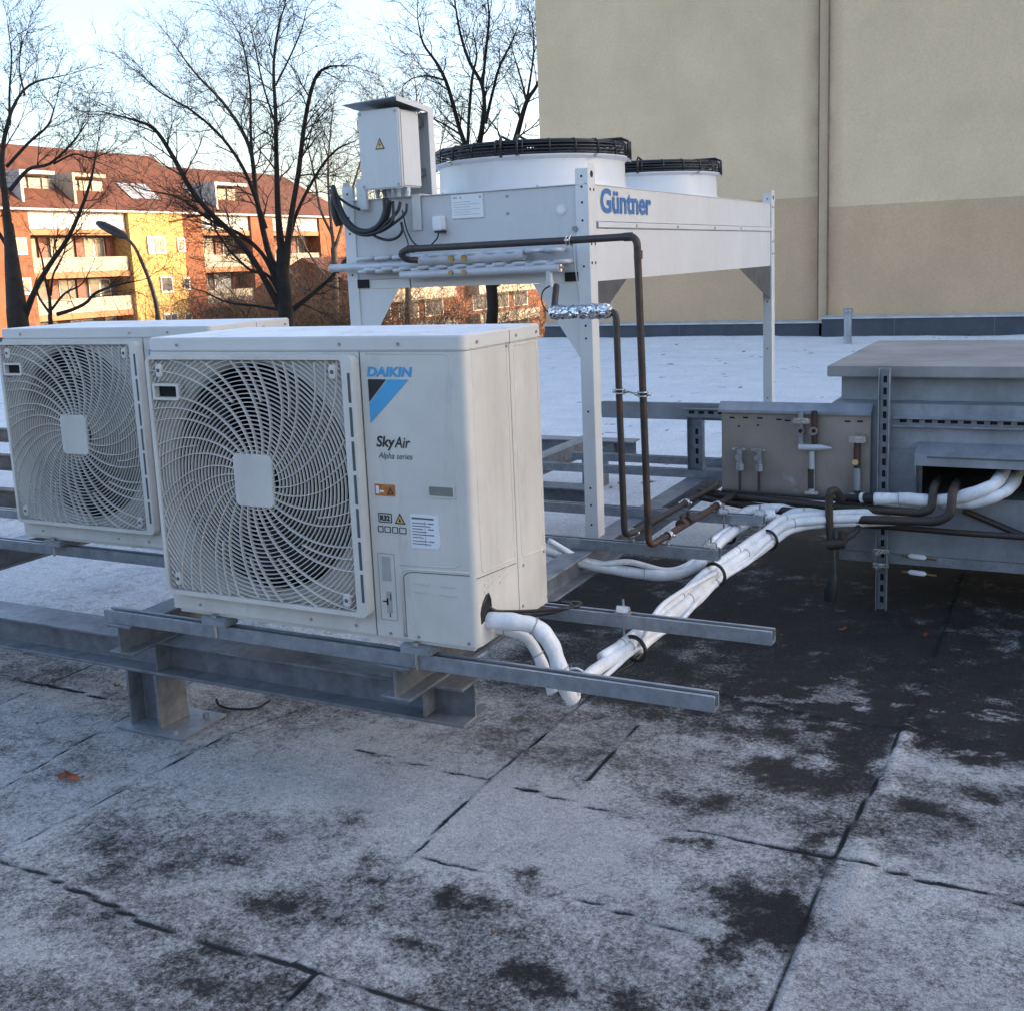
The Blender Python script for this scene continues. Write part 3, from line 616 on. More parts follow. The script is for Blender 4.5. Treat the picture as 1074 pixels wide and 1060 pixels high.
def shrub(x, y, d, w_, h, seed, label):
    rn = random.Random(seed); base = PD(x, y, d); base.z = -8.6; top = PD(x, y, d).z
    t = thing('bare_shrub', label, 'shrub', base, 'leafless shrubs beyond the roof edge'); mb = MB()
    for i in range(70):
        o_ = base + Vector((rn.gauss(0, w_ * .35), rn.gauss(0, w_ * .35), 0)); L = (top - base.z) * rn.uniform(.75, 1.05)
        dr = Vector((rn.gauss(0, .18), rn.gauss(0, .18), 1)).normalized(); m1 = o_ + dr * L * .55
        mb.tube([o_, m1], [.05, .03], 4, caps=False); grow(mb, m1, dr, L * .42, .03, 2, rn, .1)
    mb.build('twigs', TWIG, t)
for i, (x, y, d, lb) in enumerate([(232, 300, 44, 'brown leafless shrub left of the big tree trunk'), (268, 308, 47, 'leafless shrub against the foot of the big tree'), (338, 300, 45, 'leafless shrub right of the big tree trunk'), (405, 312, 48, 'leafless shrub seen below the left end of the fan machine'),
                                   (455, 318, 45, 'leafless shrub seen below the middle of the fan machine'), (545, 312, 46, 'leafless shrub seen beside the front post of the fan machine')]):
    shrub(x, y, d, 5.5, 3, 60 + i, lb)

# ------------------------------------------------------------------ steel support frame
ZB, ZA = -.083, -.183                       # top of the long cross beams, top of the lower beams
GX, GY, GW, GD, GT, GB, PW = -.2837, 1.5255, 1.1425, 2.8629, 1.311, .9395, .0543
fr = thing('support_frame', 'galvanised steel beam frame standing on short legs under all the machines', 'steel frame', (-.8, 2, ZR))
I10 = ibeam(None, .10, .10, .006, .009)
def beamY(x, y0, y1, nm='cross_beam'):
    b_ = MB().prism([(x + p[0], ZA + p[1]) for p in I10], y0, y1, 'y').build(nm, GALV, fr, bevel=.0015, seg=1); return b_
beamY(-.275, -.012, 5.1); beamY(-1.34, -.012, 4.05); beamY(-2.72, -.01, 4.0)
I14 = ibeam(None, .122, .15, .007, .010)
def beamX(y, x0, x1):
    b_ = MB().prism([(y + p[0], ZA - .122 + p[1]) for p in I14], x0, x1, 'x').build('main_beam', GALV, fr, bevel=.0015, seg=1)
    for xx in (-1.34, -.275):
        if x0 < xx < x1: MB().box(xx - .004, xx + .004, y - .068, y - .005, ZA - .110, ZA - .0115).build('stiffener_plate', GALV, b_, bevel=.001)
    return b_
beamX(.205, -3.9, -.135); beamX(2.9, -3.9, -.86); beamX(4.4, -3.9, -1.2)
def leg(x, y):
    h0, h1 = ZR + .012, ZA - .1225
    pts = [(x + p[1] - .07, y + p[0]) for p in ibeam(None, .14, .14, .007, .010)]      # flanges face +-X
    l = MB().prism(pts, h0, h1, 'z').build('leg', GALV, fr, bevel=.0012, seg=1)
    bp_ = MB().box(x - .11, x + .19, y - .10, y + .13, ZR + .003, ZR + .0118).build('base_plate', GALVR, l, bevel=.002)
    q = MB()
    for u, v in ((.14, .08), (-.09, .08), (.14, -.07)): disc(q, (x + u, y + v, ZR + .0115), .011, (0, 0, 1), .016, 6)
    q.build('bolt', GALVD, bp_)
leg(-1.42, .205); leg(-3.3, .205); leg(-1.5, 2.9); leg(-3.3, 2.9); leg(-1.5, 4.4)
MB().prism([(-.275 + p[0], 4.72 + p[1] - .07) for p in ibeam(None, .14, .12, .007, .010)], ZR + .003, ZA - .001, 'z').build('leg', GALV, fr, bevel=.0012, seg=1)

def rail(y0, x0, x1, label, z1=-.041, grp='slotted strut rails lying across the beams'):
    r = MB().prism(strut(y0, z1), x0, x1, 'x').build('strut_rail', GALVR, None, bevel=.0006, seg=1)
    return tag(r, label, 'rail', grp)
rail(0, -1.41, .655, 'front strut rail under the near air conditioner, its end sticking out towards the roof seam')
rail(.519, -1.41, .669, 'rear strut rail of the near air conditioner, white pipe bundle hanging below it')
rail(1.335, -1.3, .27, 'strut rail just in front of the white post foot carrying the two copper pipe elbows')
rail(1.90, -1.2, .292, 'strut rail behind the copper elbows, next to the white pipe fork')
rail(2.79, -2.9, .62, 'strut rail at the back carrying the slotted upright beside the valve plate')
rail(3.12, -1.1, .9, 'rearmost strut rail in front of the bright snow')
rail(.585, -3.4, -1.45, 'front strut rail under the left air conditioner')
rail(1.02, -3.4, -1.45, 'strut rail hidden at the back foot of the left air conditioner')
for py, lb in ((455, 'furthest brown beam crossing the snow at the left photo edge'), (483, 'middle brown beam crossing the snow at the left photo edge'), (520, 'nearest brown beam crossing the snow at the left photo edge')):
    yb = P(6, py, 'z', -.10).y; b_ = MB().prism([(yb + p[0] * .6, -.16 + p[1] * 1.0) for p in ibeam(None, .10, .10, .006, .009)], -9, -2.9, 'x').build('steel_beam', mat('weathered_beam', (.20, .17, .15), .7, .2, var=.3, scale=6), None, bevel=.001)
    tag(b_, lb, 'beam', 'beams crossing the snow on the left')

# ------------------------------------------------------------------ air conditioners
HU = .848; GXC, GZC = -.703, .434
def rrect(x0, x1, z0, z1, r, n=5):
    out = []
    for cx, cz, a0 in ((x1 - r, z0 + r, -90), (x1 - r, z1 - r, 0), (x0 + r, z1 - r, 90), (x0 + r, z0 + r, 180)):
        for i in range(n + 1): a = R_(a0 + 90 * i / n); out.append((cx + r * math.cos(a), cz + r * math.sin(a)))
    return out
def tri_mesh(name, outline, holes, y0, y1, m, parent, bevel=0):
    """flat plate in XZ with holes, from y0 to y1"""
    bm = bmesh.new(); ed = []
    for lp_ in [outline] + holes:
        vs = [bm.verts.new((x, y0, z)) for x, z in lp_]
        ed += [bm.edges.new((vs[i], vs[(i + 1) % len(vs)])) for i in range(len(vs))]
    bmesh.ops.triangle_fill(bm, edges=ed, use_beauty=True)
    ext = bmesh.ops.extrude_face_region(bm, geom=bm.faces[:]); vv = [g for g in ext['geom'] if isinstance(g, bmesh.types.BMVert)]
    bmesh.ops.translate(bm, verts=vv, vec=(0, y1 - y0, 0)); bmesh.ops.recalc_face_normals(bm, faces=bm.faces)
    me = bpy.data.meshes.new(name); bm.to_mesh(me); bm.free(); me.materials.append(m)
    o = bpy.data.objects.new(name, me); col.objects.link(o)
    if parent is not None: o.parent = parent; o.matrix_parent_inverse = PINV(parent)
    return o
def circ(cx, cz, r, n=56): return [(cx + r * math.cos(2 * PI * i / n), cz + r * math.sin(2 * PI * i / n)) for i in range(n)]
def make_ac():
    W, D, H = 1.1, .46, HU
    t = thing('air_conditioner', '', 'air conditioner', (0, 0, 0), 'two cream outdoor air conditioners in a row')
    # wrap-around casing: front plate with round opening, side panels, back, floor
    tri_mesh('front_panel', [(-W + .006, .002), (-.331, .002), (-.331, H - .042), (-W + .006, H - .042)], [circ(GXC, GZC, .345)], .0, .02, BEIGE, t)
    rc = .022; arc = [(-rc + rc * math.sin(a), rc - rc * math.cos(a)) for a in [R_(90) * i / 6 for i in range(7)]]
    cov = MB().prism([(-.328, .0)] + arc + [(0.0, .249), (-.02, .249), (-.02, .02), (-.328, .02)], .002, H - .042, 'z').build('service_panel', BEIGE, t, smooth=True)
    MB().prism([(0, .253), (0, D - .02), (-.012, D), (-.4, D), (-.4, D - .02), (-.03, D - .02), (-.03, .253)], .002, H - .042, 'z').build('side_panel', BEIGE, t, smooth=True)
    MB().prism([(-W, .008), (-W + .008, 0), (-W + .03, .001), (-W + .03, .02), (-W + .02, .03), (-W + .02, D), (-W, D)], .002, H - .042, 'z').build('side_panel', BEIGE, t, smooth=True)
    MB().box(-W + .02, -.4, D - .05, D - .012, .02, H - .05).build('heat_exchanger', COIL, t)
    c_ = MB().box(-W + .03, -.33, .30, .31, .02, H - .05).box(-.40, -.395, .03, .3, .02, H - .05).box(-W + .03, -.03, .02, D - .02, .004, .012)
    c_.build('inner_wall', CAVITY, t)
    # bell mouth ring and fan
    MB().lathe([(.345, 0), (.338, .01), (.335, .03), (.335, .10), (.339, .10), (.345, .02)], (0, 0, 0), 64, True)
    bmth = MB(); k = 64
    prof = [(.352, -.003), (.345, -.004), (.337, .006), (.335, .018), (.338, .018), (.346, .010)]
    for i, (r, yy) in enumerate(prof):
        for j in range(k): a = 2 * PI * j / k; bmth.v.append((GXC + r * math.cos(a), yy + .002, GZC + r * math.sin(a)))
    for i in range(len(prof)):
        i2 = (i + 1) % len(prof)
        for j in range(k): bmth.f.append((i * k + j, i * k + (j + 1) % k, i2 * k + (j + 1) % k, i2 * k + j))
    bmth.build('bell_mouth', BEIGE, t, smooth=True)
    sh_ = MB()
    for i, (r, yy) in enumerate([(.336, .0185), (.335, .14), (.341, .14), (.341, .0185)]):
        for j in range(k): a = 2 * PI * j / k; sh_.v.append((GXC + r * math.cos(a), yy, GZC + r * math.sin(a)))
    for i in range(4):
        for j in range(k): sh_.f.append((i * k + j, i * k + (j + 1) % k, ((i + 1) % 4) * k + (j + 1) % k, ((i + 1) % 4) * k + j))
    sh_.build('fan_shroud', CAVITY, t, smooth=True)
    fan = MB(); disc(fan, (GXC, .06, GZC), .075, (0, 1, 0), .10, 28); fo = fan.build('fan', BLADE, t, smooth=True)
    for bi in range(3):
        mb = MB(); nr, na = 8, 12
        for iu in range(nr):
            r = .07 + (.325 - .07) * iu / (nr - 1)
            for ia in range(na):
                a = R_(bi * 120 + 20 + (ia / (na - 1)) * (62 + 30 * iu / (nr - 1)) - 22 * (iu / (nr - 1)) ** 2)
                y = .05 + .11 * ia / (na - 1) - .015 * math.sin(PI * ia / (na - 1))
                mb.v.append((GXC + r * math.cos(a), y, GZC + r * math.sin(a)))
        for iu in range(nr - 1):
            for ia in range(na - 1): q = iu * na + ia; mb.f.append((q, q + 1, q + na + 1, q + na))
        mb.build('blade', BLADE, fo, smooth='all')
    # lid
    ld = MB().prism(rrect(-W - .002, .003, -.004, D + .003, .024), H - .041, H, 'z').build('lid', BEIGE_TOP, t, bevel=.004)
    sc_ = MB()
    for x in (-.98, -.39, -.2): disc(sc_, (x, -.0042, H - .022), .005, (0, -1, 0), .003, 8)
    for y in (.06, .29, .42): disc(sc_, (.0032, y, H - .022), .005, (1, 0, 0), .003, 8)
    sc_.split('screw', CHROME, ld)
    MB().box(.0031, .0036, .25, .252, H - .044, H - .004).build('seam', GASKET, ld)
    # base rail and feet
    MB().box(-W + .02, -.02, .01, D - .01, -.012, .006).build('base_tray', BEIGE, t, bevel=.002)
    for x in (-.93, -.20):
        f = MB().box(x - .05, x + .05, -.012, .05, -.0395, -.0125).build('foot', GALVD, t, bevel=.004)
        disc(MB(), (0, 0, 0), 1, (0, 0, 1), 1)
        q = MB(); disc(q, (x, -.004, -.08), .005, (0, 0, 1), .075, 8); disc(q, (x, -.004, -.0125), .011, (0, 0, 1), .009, 6); q.build('bolt', CHROME, f)
        MB().box(x - .05, x + .05, D - .03, D + .09, -.0395, -.0125).build('foot', GALVD, t, bevel=.004)
    s2 = MB()
    for x in (-.985, -.56, -.40, -.283, -.235, -.19, -.03): disc(s2, (x, .0005, .022 if x < -.3 else .012), .0048, (0, -1, 0), .003, 8)
    for y, z in ((.235, .85 - .06), (.272, .03), (.44, .01), (.285, .15), (.425, .155)): disc(s2, (-.0005, y, z + .01), .0048, (1, 0, 0), .003, 8)
    s2.split('screw', GALVD, cov)
    # ---- grille
    x0, x1, z0, z1 = -1.085, -.332, .060, .798
    gr = tri_mesh('fan_grille', rrect(x0, x1, z0, z1, .022), [rrect(x0 + .012, x1 - .038, z0 + .013, z1 - .012, .010)], -.034, -.001, GRILLE, t)
    bx0, bx1, bz0, bz1 = x0 + .011, x1 - .037, z0 + .012, z1 - .011
    def inside(x, z): return bx0 < x < bx1 and bz0 < z < bz1
    hub = (GXC - .075, GXC + .068, GZC - .078, GZC + .078)
    def strips(polys, wd, ya, yb, name):
        mb = MB()
        for pl in polys:
            m_ = len(pl)
            if m_ < 2: continue
            k = len(mb.v)
            for i, (x, z) in enumerate(pl):
                a = pl[max(i - 1, 0)]; b_ = pl[min(i + 1, m_ - 1)]; dx, dz = b_[0] - a[0], b_[1] - a[1]; l = math.hypot(dx, dz) or 1; nx_, nz_ = -dz / l * wd / 2, dx / l * wd / 2
                mb.v += [(x + nx_ * .6, ya, z + nz_ * .6), (x + nx_, yb, z + nz_), (x - nx_, yb, z - nz_), (x - nx_ * .6, ya, z - nz_ * .6)]
            for i in range(m_ - 1):
                for j in range(4): mb.f.append((k + i * 4 + j, k + i * 4 + (j + 1) % 4, k + i * 4 + 4 + (j + 1) % 4, k + i * 4 + 4 + j))
            mb.f.append((k, k + 1, k + 2, k + 3)); mb.f.append((k + m_ * 4 - 1, k + m_ * 4 - 2, k + m_ * 4 - 3, k + m_ * 4 - 4))
        return mb.build(name, GRILLE, gr)
    hand = (-1.058, -.972, .672, .706)
    def ok(x, z): return inside(x, z) and not (hand[0] - .006 < x < hand[1] + .006 and hand[2] - .006 < z < hand[3] + .006)
    rings = []
    def runs(pts, f):
        out, cur = [], []
        for p in pts:
            if f(*p): cur.append(p)
            else:
                if len(cur) > 1: out.append(cur)
                cur = []
        if len(cur) > 1: out.append(cur)
        return out
    r = .088
    while r < .54:
        n_ = max(60, int(r * 420)); ph = 0
        pts = [(GXC + r * math.cos(2 * PI * i / n_), GZC + r * math.sin(2 * PI * i / n_)) for i in range(n_ + 1)]
        rings += runs(pts, ok); r += .0128
    strips(rings, .0032, -.029, -.022, 'grille_ring')
    sp_ = []
    def spiral(a0, ra, rb, tw=.92):
        pts = []
        for i in range(46):
            r = ra + (rb - ra) * i / 45; a = a0 + tw * ((r - .07) / .45) ** .9 ; pts.append((GXC + r * math.cos(a), GZC + r * math.sin(a)))
        return runs(pts, ok)
    for i in range(28):
        a0 = 2 * PI * i / 28
        sp_ += spiral(a0, .07, .56)
        if i % 2 == 0: sp_ += spiral(a0 + PI / 28, .235, .56)
    strips(sp_, .0031, -.0325, -.021, 'grille_spoke')
    MB().prism(rrect(*hub, .018), -.0345, -.0195, 'y').build('hub_plate', BEIGE, gr, bevel=.003)
    tri_mesh('handle_frame', rrect(hand[0] - .008, hand[1] + .008, hand[2] - .008, hand[3] + .008, .004), [rrect(hand[0], hand[1], hand[2], hand[3], .003)], -.0335, -.012, GRILLE, gr)
    MB().box(hand[0], hand[1], -.013, -.011, hand[2], hand[3]).build('handle_recess', CAVITY, gr)
    for (a, c) in ((x0 + .05, z0 + .05), (x1 - .072, z0 + .045), (x0 + .05, z1 - .045), (x1 - .068, z1 - .045)):
        q = MB(); q.prism(rrect(a - .013, a + .013, c - .020, c + .020, .01), -.0342, -.024, 'y').split('screw_pocket', GRILLE, gr, bevel=.003)
        q = MB(); disc(q, (a, -.0340, c), .006, (0, -1, 0), .0015, 10); q.split('screw', GASKET, gr)
    # slots down the right edge of the grille
    q = MB(); zz = .105
    for i in range(7): q.box(x1 - .0185, x1 - .0095, -.0346, -.0335, zz, zz + .082); zz += .094
    q.build('edge_slot', mat('slot_shadow', (.09, .088, .082), .7), gr)
    MB().box(-.3305, -.3285, -.0012, .003, .002, H - .044).build('panel_seam', GASKET, t)
    return t, cov
ac, cov = make_ac()
ac['label'] = 'near cream air conditioner with spiral fan grille and blue lettering on its front'

def plateX(name, pts, m, parent, y, th=.0008):            # print lying on a face that looks towards -Y
    return MB().prism(pts, y - th, y, 'y').build(name, m, parent)
FX, UZ = (1, 0, 0), (0, 0, 1)
dec = []
def tx(*a, **k): dec.append(textmesh(*a, **k))
tx('brand_lettering', 'DAIKIN', LBLUE, ac, (-.308, -.001, .738), FX, UZ, .140, .027, shear=.22, bold=.035)
dec.append(plateX('black_triangle', [(-.306, .731), (-.306, .668), (-.247, .731)], INK, ac, -.0006))
dec.append(plateX('blue_triangle', [(-.306, .664), (-.243, .731), (-.176, .731), (-.306, .610)], mat('sky_blue_print', (.08, .36, .62), .4, var=.04), ac, -.0006))
tx('series_lettering', 'Sky', INK, ac, (-.294, -.001, .536), FX, UZ, .058, .040, shear=.2, bold=.02)
tx('series_lettering', 'Air', INK, ac, (-.233, -.001, .545), FX, UZ, .048, .030, shear=.2, bold=.012)
tx('series_lettering', 'Alpha series', INK, ac, (-.288, -.001, .508), FX, UZ, .108, .022, shear=.25, bold=-.004)
lb = MB().prism(rrect(-.306, -.240, .408, .441, .002), -.0012, -.0003, 'y').build('orange_label', ORANGE, ac)
tri_mesh('label_symbol', [(-.266, .413), (-.244, .413), (-.255, .435)], [[(-.261, .416), (-.249, .416), (-.255, .429)]], -.0018, -.0013, INK, lb)
MB().box(-.302, -.292, -.0018, -.0013, .414, .436).box(-.290, -.276, -.0018, -.0013, .418, .424).build('label_symbol', PAPER, lb)
tri_mesh('refrigerant_label', rrect(-.300, -.256, .333, .360, .003), [rrect(-.2975, -.2585, .3355, .3575, .002)], -.0012, -.0003, INK, ac)
tx('refrigerant_lettering', 'R32', INK, ac, (-.294, -.001, .3385), FX, UZ, .032, .016, bold=.05)
wt = MB().prism([(-.247, .332), (-.212, .332), (-.2295, .363)], -.0012, -.0003, 'y').build('warning_triangle', INK, ac)
MB().prism([(-.2415, .3355), (-.2175, .3355), (-.2295, .3565)], -.0018, -.0013, 'y').build('warning_face', YELLOW, wt)
MB().prism([(-.233, .338), (-.226, .338), (-.2265, .343), (-.2295, .350), (-.2325, .343)], -.0024, -.0019, 'y').build('flame_symbol', INK, wt)
for i, (xa, xb) in enumerate(((-.304, -.286), (-.282, -.262), (-.257, -.238), (-.234, -.211))):
    tri_mesh('pictogram', rrect(xa, xb, .305, .323, .002), [rrect(xa + .0022, xb - .0022, .3072, .3208, .001)], -.0012, -.0003, INK, ac)
rl = MB().prism([(-.196, .364), (-.106, .364), (-.103, .284), (-.110, .270), (-.196, .268)], -.0012, -.0003, 'y').build('rating_label', PAPER, ac)
q = MB()
for i, z in enumerate((.350, .338, .330, .322, .314, .306, .298, .288, .280)):
    q.box(-.191, -.191 + (.07 if i == 0 else .035 + .012 * ((i * 7) % 3)), -.0017, -.0013, z, z + (.005 if i == 0 else .0022))
    if i % 2: q.box(-.140, -.122, -.0017, -.0013, z, z + .003)
q.box(-.150, -.1492, -.0017, -.0013, .275, .345).build('rating_print', mat('grey_print', (.12, .13, .15), .5), rl)
# recessed grip
tri_mesh('grip_frame', rrect(-.135, -.050, .413, .448, .004), [rrect(-.130, -.055, .418, .443, .003)], -.003, .0, BEIGE, ac)
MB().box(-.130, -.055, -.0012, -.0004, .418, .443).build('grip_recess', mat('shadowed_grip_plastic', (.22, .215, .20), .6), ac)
# pipe diagram stamp
tri_mesh('diagram_stamp', rrect(-.312, -.256, .050, .245, .003), [rrect(-.310, -.258, .052, .243, .002)], -.0008, -.0002, mat('faint_grey_print', (.33, .33, .32), .5), ac)
q = MB().box(-.298, -.270, -.001, -.0003, .165, .235).box(-.290, -.272, -.001, -.0003, .072, .135); q.build('diagram_field', mat('mid_grey_print', (.38, .38, .37), .5), ac)
q = MB().box(-.302, -.286, -.0012, -.0004, .103, .107).box(-.290, -.284, -.0012, -.0004, .095, .115).box(-.277, -.274, -.0014, -.0004, .110, .128).box(-.282, -.279, -.0012, -.0004, .060, .072); q.build('diagram_symbol', INK, ac)
# pressed service cover outlines: front and side
def ridge_path(pts, r, parent, m=BEIGE, name='pressed_edge'): return MB().tube(elbows(pts, .02, 5), r, 6).build(name, m, parent, smooth='all')
ridge_path([(-.236, .0002, .010), (-.236, .0002, .196), (-.215, .0002, .205), (-.02, .0002, .212)], .0028, ac)
MB().tube(elbows([(-.229, -.0002, .008), (-.229, -.0002, .188), (-.205, -.0002, .198), (-.018, -.0002, .204)], .02), .0012, 5).build('cover_seam', GASKET, ac)
ridge_path([(-.31, .0006, .80), (-.06, .0006, .80), (-.045, .0006, .79), (-.045, .0006, .235), (-.065, .0006, .222), (-.24, .0006, .215)], .0022, ac)
for ya, yb, za, zb in ((.036, .234, .205, .828), (.278, .425, .185, .838 - .04)):
    MB().tube(elbows([(-.0004, ya, zb), (-.0004, ya, za), (-.0004, yb, za - .012), (-.0004, yb, zb), (-.0004, ya, zb)], .018), .0022, 6).build('pressed_edge', BEIGE, ac, smooth='all')
MB().tube([(0.0004, .008, .196), (.0004, .24, .178)], .0011, 5).build('cover_seam', GASKET, ac)
q = MB()
for z in (.165, .140):
    for a in (-.20, -.115): q.box(a, a + .055, -.0022, .001, z, z + .006)
q.split('louvre', BEIGE, ac, bevel=.0015)
q = MB()
for z in (.145, .165):
    for a in (.045, .135): q.add([(.0022, a, z), (.0022, a + .05, z + .012), (.0022, a + .05, z + .019), (.0022, a, z + .007), (-.001, a, z), (-.001, a + .05, z + .012), (-.001, a + .05, z + .019), (-.001, a, z + .007)], [(0, 1, 2, 3), (4, 7, 6, 5), (0, 4, 5, 1), (3, 2, 6, 7), (0, 3, 7, 4), (1, 5, 6, 2)])
q.split('louvre', BEIGE, ac)
# pipe opening on the side
op = MB().prism([(.018, .095), (.024, .112), (.050, .134), (.062, .136), (.070, .120), (.073, .100), (.073, .080), (.020, .064)], -.001, .0016, 'x').build('pipe_opening', CAVITY, ac)
MB().tube([(.0018, .030, .117), (.0018, .052, .136), (.0018, .064, .138), (.0018, .073, .121), (.0018, .075, .095)], .003, 8).build('rubber_grommet', BLACK, op, smooth=True)

# second unit: copy of the first with its parts (own label, the printed face is hidden behind the near unit)
def copy_tree(o, parent=None):
    c = o.copy(); col.objects.link(c); c.parent = parent
    if parent is not None: c.matrix_parent_inverse = o.matrix_parent_inverse.copy()
    for ch in [k_ for k_ in ALLC if k_.parent == o]: copy_tree(ch, c)
    return c
ALLC = list(bpy.data.objects)
ac2 = copy_tree(ac); ac2.location = (-1.3636, .5686, 0)
ac2['label'] = 'left cream air conditioner partly hidden behind the near one'

# ------------------------------------------------------------------ dry cooler
dc = thing('dry_cooler', 'big light grey fan machine on four tall white posts with two round fans on top', 'cooling machine', (-.85, 3.0, ZB))
def gp(a, b_): return GX + a, GY + b_
PS = .072
def post(cx, cy, sx, sy, ztop=1.372):
    """L post, corner at cx,cy; flanges run sx in x and sy in y"""
    t_ = .0035; x1 = cx + sx * PW; y1 = cy + sy * PS
    q = MB(); z0 = ZB
    fx = sorted((cx, x1)); fyv = sorted((cy, cy + sy * t_)); q.box(fx[0], fx[1], fyv[0], fyv[1], z0, ztop)
    zt = ztop + .022; ys_ = [cy, cy + sy * .008, cy + sy * (PS - .016), y1]
    a = [(cy + sy * .0042, z0), (y1, z0), (y1, zt - .028), (cy + sy * (PS - .016), zt), (cy + sy * .012, zt), (cy + sy * .0042, zt - .03)]
    q.prism(a, *sorted((cx, cx + sx * t_)), 'x')
    inner = MB(); o = q.build('post', WHITEP, dc, bevel=.001, seg=1)
    MB().box(*sorted((x1, x1 - sx * .003)), *sorted((cy + sy * .0042, cy + sy * .018)), z0, ztop - .01).build('post_lip', WHITEP, o)
    h = MB()
    for z in (ztop - .03, ztop - .07, 1.243, 1.175, 1.0, .77, .72, .43, .12, .05, -.03): disc(h, ((cx + x1) / 2, cy - sy * .0003 if sy > 0 else cy, z), .0045, (0, -1, 0), .0008, 10)
    fc = cx + (.0004 if sx < 0 else 0)
    for z, r, dy in ((ztop - .022, .013, .5), (1.292, .006, .25), (1.292, .006, .75), (1.085, .006, .25), (1.085, .006, .75), (1.012, .006, .25), (1.012, .006, .75)):
        q2 = (fc, cy + sy * PS * dy, z)
        h.tube([q2, (fc + .0008, q2[1], q2[2])], r, 12)
    h.build('bolt_hole', CAVITY, o)
post(GX, GY, -1, 1); post(GX - GW, GY, 1, 1); post(GX, GY + GD, -1, 1); post(GX - GW - .09, GY + GD, 1, 1)
xa, xb, yf = GX - GW + PW * .6, GX - PW * .6, GY + .006
MB().box(GX - GW + .004, xb, yf, yf + .004, GB + .040, GT).build('end_panel', WHITEG, dc)
MB().box(xa, xb, yf - .002, yf + .0015, GB, GB + .038).build('lower_end_strip', WHITEP, dc, bevel=.001)
MB().box(xa - .02, xb + .02, GY - .0015, GY + .012, GT + .0005, GT + .004).build('top_edge', WHITEP, dc)
sp1 = MB().box(GX - .013, GX - .009, GY + PS * .8, GY + GD - .001, GB, 1.1435).build('side_panel', WHITEP, dc)
MB().box(GX - .013, GX - .009, GY + PS * .8, GY + GD - .001, 1.1735, GT).build('side_panel', WHITEP, dc)
q = MB().prism([(GX - .012, 1.145), (GX - .002, 1.150), (GX - .002, 1.168), (GX - .012, 1.172)], GY + PS + .03, GY + GD - .001, 'y').build('side_ridge', WHITEP, dc)
r_ = MB()
for y in (2.05, 2.6, 3.2, 3.7): disc(r_, (GX - .002, y, 1.159), .006, (1, 0, 0), .003, 8)
r_.split('rivet', GALVD, q)
MB().box(GX - GW + .003, GX - GW + .007, GY + PW, GY + GD, GB, GT).build('side_panel', WHITEP, dc)
MB().box(xa, xb, GY + GD - .004, GY + GD, GB, GT).build('end_panel', WHITEP, dc)
top = tri_mesh('top_panel', [(GX - GW + .01, 0), (GX - .006, 0), (GX - .006, GD), (GX - GW + .01, GD)], [circ(GX - GW / 2, .70, .43), circ(GX - GW / 2, 2.14, .43)], 0, .003, WHITEP, dc)
for v in top.data.vertices: v.co = (v.co.x, GY + v.co.z, GT + .0005 + v.co.y)
MB().box(GX - GW + .02, GX - .02, GY + .03, GY + GD - .03, GB + .045, GB + .16).build('finned_coil', COIL, dc)
for (cx0, yy0, sx, gl, gh) in ((GX - .004, GY + PS + .001, 1, .34, .15), (GX - .004, GY + GD - .001, -1, .69, .20)):
    MB().prism([(yy0, GB - .001), (yy0 + sx * gl, GB - .001), (yy0 + sx * .02, GB - gh), (yy0, GB - gh)], cx0 - .008, cx0 - .005, 'x').build('gusset', GUSM, dc)
for sx, x_ in ((1, GX - GW + PW), (-1, GX - PW)):
    g_ = MB().prism([(x_, GB - .001), (x_ + sx * .20, GB - .001), (x_, GB - .30)], GY + .008, GY + .0105, 'y').build('gusset', WHITEP, dc)
    MB().box(*sorted((x_ + sx * -.003, x_ + sx * .055)), GY - .002, GY + .005, GB + .004, GB + .040).build('coil_end_gap', CAVITY, dc)
# logo on the long side (reads along +Y)
textmesh('brand_lettering', 'Güntner', DBLUE, dc, (GX - .0085, 1.665, 1.205), (0, 1, 0), UZ, .585, .098, bold=.028, thick=.002)
np_ = MB().box(-.889, -.744, GY - .0005, GY + .0055, 1.212, 1.305).build('nameplate', PAPER, dc)
q = MB().box(-.882, -.862, GY - .0012, GY - .0006, 1.290, 1.298).box(-.850, -.842, GY - .0012, GY - .0006, 1.290, 1.298); disc(q, (-.756, GY - .0006, 1.292), .006, (0, -1, 0), .0008, 12)
for i in range(6): q.box(-.88, -.80 + .04 * (i % 2), GY - .0010, GY - .0006, 1.275 - i * .010, 1.277 - i * .010)
q.build('nameplate_print', mat('pale_grey_print', (.42, .44, .46), .5), np_)
q = MB(); disc(q, (-.402, GY + .006, 1.222), .022, (0, -1, 0), .004, 24); rg = q.build('cover_cap', WHITEP, dc, smooth=True); q = MB(); disc(q, (-.402, GY + .002, 1.222), .014, (0, -1, 0), .002, 20); q.build('cap_centre', PAPER, rg)
q = MB()
for x, z in ((-.637, 1.287), (-.636, 1.22), (-.50, 1.314), (-.93, 1.314), (-1.2, 1.314)): disc(q, (x, GY + .006, z), .006, (0, -1, 0), .005, 8)
disc(q, (-.342, GY + .006, 1.145), .011, (0, -1, 0), .014, 8); q.split('panel_screw', GALVD, dc)
